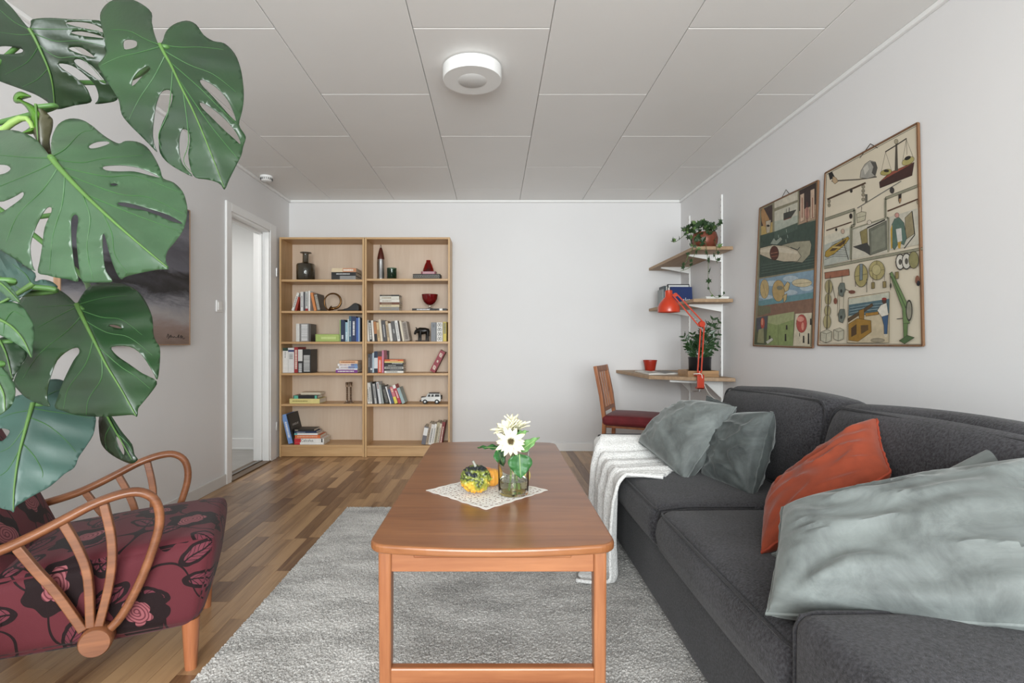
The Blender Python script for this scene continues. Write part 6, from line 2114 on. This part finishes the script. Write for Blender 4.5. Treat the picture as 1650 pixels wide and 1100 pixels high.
mleaf(C, [[(144,234),(156,228),(172,227),(176,231),(160,237),(146,239)], [(166,268),(180,266),(200,266),(224,270),(248,280),(258,286),(240,282),(216,276),(192,276),(170,274)], [(190,326),(208,327),(240,336),(272,346),(295,360),(276,356),(240,341),(208,334),(194,331)],
          [(-5,266),(10,266),(17,272),(8,279),(-5,280)], [(178,296),(186,295),(190,297),(186,299),(180,298)]],
      [(82,253),(92,266),(108,284),(135,312),(170,345),(215,385),(270,431)],
      [(.02,[(105,240),(130,215),(150,210)]),(.08,[(130,262),(170,255),(230,250)]),(.2,[(170,284),(220,284),(290,310)]),(.33,[(190,312),(240,318),(296,345)]),(.5,[(210,343),(250,358),(288,372)]),(.05,[(50,254),(0,250)]),(.12,[(60,275),(0,300)]),(.22,[(70,305),(30,345),(10,390)]),(.33,[(100,330),(85,380),(80,435)]),(.48,[(145,350),(140,400),(150,450)]),(.66,[(180,375),(185,410),(205,440)])],
      1.08, (.12, -.86, .42), MGL, .0065, k=.8, stem=(SX, SY, 1.3), seed=3, ripple=.003, tilt=.34)
# middle leaf
mleaf([(300,265),(318,240),(345,205),(385,188),(440,185),(490,190),(540,215),(575,260),(600,320),(605,385),(615,415),(630,440),(630,500),(620,566),(600,530),(560,470),(510,435),(440,437),(460,470),(510,505),(560,540),(618,572),(600,610),(560,660),(545,680),(540,712),(520,705),(450,710),(380,712),(300,705),(250,690),(216,676),
       (225,640),(250,570),(290,490),(312,460),(305,440),(270,450),(225,490),(200,550),(188,600),(185,640),(195,672),(150,660),(100,635),(65,600),(52,580),(70,530),(100,480),(80,430),(50,390),(45,320),(80,250),(130,207),(180,195),(230,210),(270,238)],
      [[(432,350),(460,352),(480,362),(470,364),(440,357)]],
      [(302,268),(318,305),(345,360),(380,430),(420,510),(475,600),(536,708)],
      [(.03,[(360,255),(430,240),(500,235)]),(.12,[(400,320),(480,330),(560,390)]),(.26,[(420,380),(510,400),(600,470)]),(.5,[(470,510),(530,550),(590,600)]),(.03,[(230,275),(150,280)]),(.08,[(240,310),(150,360)]),(.22,[(270,370),(160,460),(90,560)]),(.45,[(340,500),(270,600),(250,680)]),(.6,[(400,560),(350,640),(340,705)])],
      1.17, (.15, -.9, .3), MG, .005, k=.9, tr=z7, stem=(SX, SY+.04, 1.42), seed=4, tilt=.38)
# lower left leaf
mleaf([(190,150),(250,60),(330,38),(400,60),(480,120),(540,200),(566,265),(565,300),(550,370),(500,450),(465,500),(440,560),(380,600),(300,670),(200,725),(110,780),(88,800),(80,826),(60,815),(0,800),(-60,760),(-120,600),(-100,400),(-60,300),(0,240),(60,160),(130,130)],
      [[(0,330),(40,335),(57,350),(30,390),(0,405),(-15,365)]],
      [(195,180),(175,250),(150,340),(110,500),(85,680),(80,815)],
      [(.06,[(290,130),(380,90)]),(.1,[(300,230),(450,250),(540,270)]),(.25,[(280,310),(380,390),(450,470)]),(.5,[(200,490),(250,580),(250,620)]),(.15,[(80,240),(0,270)]),(.35,[(70,430),(0,470)]),(.55,[(50,570),(-20,620)])],
      1.25, (.22, -.85, .42), MGB, .005, k=1.2, tr=z8, ripple=.002, stem=(SX, SY+.08, .8), seed=5)
# small folded leaf
mleaf([(390,712),(415,690),(440,712),(480,770),(520,820),(530,860),(543,880),(520,897),(480,885),(430,855),(400,820),(390,770)], [[(455,790),(470,800),(485,830),(490,855),(484,862),(468,835)]],
      [(418,700),(445,750),(480,810),(520,880)], [(.3,[(415,790),(420,840)]),(.5,[(505,820),(525,860)])], 1.36, (-.35, -.85, .15), MGD, .003, k=4, tr=z7, stem=(SX, SY+.1, .75), seed=6)
# left edge leaves
mleaf([(0,455),(60,460),(120,480),(165,530),(195,590),(205,650),(195,740),(187,795),(150,750),(80,700),(0,660),(-80,640),(-140,560),(-100,470)], [], [(-110,540),(-20,560),(70,610),(140,690),(186,790)], [(.4,[(80,520),(150,560)]),(.4,[(20,650)])], .98, (.25, -.85, .4), MGL, .0035, k=1.5, tr=z4, stem=(SX, SY, 1.0), seed=7)
mleaf([(-60,120),(0,155),(100,215),(205,290),(205,340),(250,330),(310,345),(340,380),(230,370),(150,420),(80,460),(0,455),(-90,420),(-130,260)], [], [(195,360),(120,405),(40,452),(-60,500)], [(.1,[(150,300),(60,230)]),(.3,[(90,370),(0,310)])], 1.04, (.1, -.8, .55), MGB, .006, k=1.0, tr=z4, stem=(SX, SY, 1.05), seed=8)
mleaf([(-60,280),(0,310),(60,370),(100,420),(118,466),(60,448),(0,400),(-70,360)], [], [(-60,320),(20,365),(115,462)], [], .93, (.1, -.85, .4), MGL, .0025, k=1.5, tr=z4, seed=9, stem=(SX, SY-.05, 1.0))
mleaf([(20,670),(90,690),(160,760),(130,830),(90,890),(70,925),(20,860),(-30,780),(-20,700)], [], [(0,690),(40,780),(72,915)], [], 1.12, (.2, -.9, .3), MGD, .0025, k=1.5, tr=z4, seed=10, stem=(SX, SY, .95))
mleaf([(-60,800),(0,838),(50,890),(90,960),(82,1050),(30,1110),(-80,1150),(-160,1000),(-130,850)], [], [(-120,820),(-40,900),(20,1000),(30,1105)], [(.3,[(40,900)]),(.5,[(-80,1020)])], .90, (.3, -.85, .35), MGL, .003, k=1.5, tr=z4, seed=11, stem=(SX, SY-.05, .9))
# young leaf, still curled: bronze outside and a bright green rolled edge
mleaf([(305,200),(380,250),(440,310),(470,350),(465,430),(442,520),(452,620),(470,690),(400,650),(330,540),(290,450),(330,380),(350,290)], [], [(320,210),(330,400),(345,600)], [], 1.20, (-.3, -.9, .1), leaf_mat('young_bronze', '3a3a26', '4d4a34', .4), .003, k=3, tr=z3, seed=12, ripple=.001, stem=(SX, SY+.05, 1.4))
def ribbon(pts, w, Y, mt):
    """curled strip of leaf: centre line and half widths"""
    c = catmull([(a, b, 0) for a, b in pts], 6)
    ww = [v.x for v in catmull([(a, 0, 0) for a in w], 6)]
    vs, fs, nn = [], [], 5
    for i, p in enumerate(c):
        q = c[min(i+1, len(c)-1)]-c[max(i-1, 0)]
        q.normalize()
        sx, sy = -q.y, q.x
        for j in range(nn):
            s = 2*j/(nn-1)-1
            a, b = z3((p.x+sx*ww[i]*s, p.y+sy*ww[i]*s))
            vs.append(P(a, b, Y+.02*s*s+.01*math.sin(i*.2))-MO)
    for i in range(len(c)-1):
        for j in range(nn-1):
            a = i*nn+j
            fs.append((a, a+1, a+nn+1, a+nn))
    o = MB().add(vs, fs).build('leaf', mt, mo, True)
    solid(o, .0014)
ribbon([(275,140),(180,135),(150,170),(200,190),(270,240),(330,320),(330,390),(280,440),(195,465)], [4,38,30,14,30,62,52,32,4], 1.18, mat('47741f', .4, name='young_green', var=.12))
MB().tube([P(*z3(p), 1.19)-MO for p in ((-20,450),(40,425),(110,370),(180,335),(240,335),(275,380),(290,425))], [.007,.007,.0075,.007,.006,.005,.004], 8).build('petiole', mat('7f9a54', .45, name='pale_petiole'), mo, True)
# stem, pole, pot
MB().tube(catmull([(0, .04, .30), (-.02, .05, .7), (.01, .05, 1.1), (-.01, .05, 1.45), (-.03, .04, 1.66)], 6), [.016]*13+[.014]*12, 10).build('main_stem', mat('5d6a3e', .6, name='monstera_stem', var=.2, vscale=30, bump=.3, bscale=60), mo, True)
MB().tube([(-.03, .09, .28), (-.03, .09, 1.75)], .014, 10).build('support_pole', mat('6a4f36', .9, name='moss_pole', var=.3, vscale=60, bump=.6), mo, True)
MB().lathe([(0, 0), (.12, 0), (.125, .006), (.16, .31), (.165, .312), (.165, .33), (.152, .33), (.145, .29), (0, .28)], 40).build('pot', mat('d0ccc4', .5, name='plant_pot_stoneware'), mo, True)
MB().lathe([(0, .284), (.1445, .284)], 32).build('soil', mat('2a211b', .95, name='potting_soil', var=.3, vscale=80, bump=.5), mo)
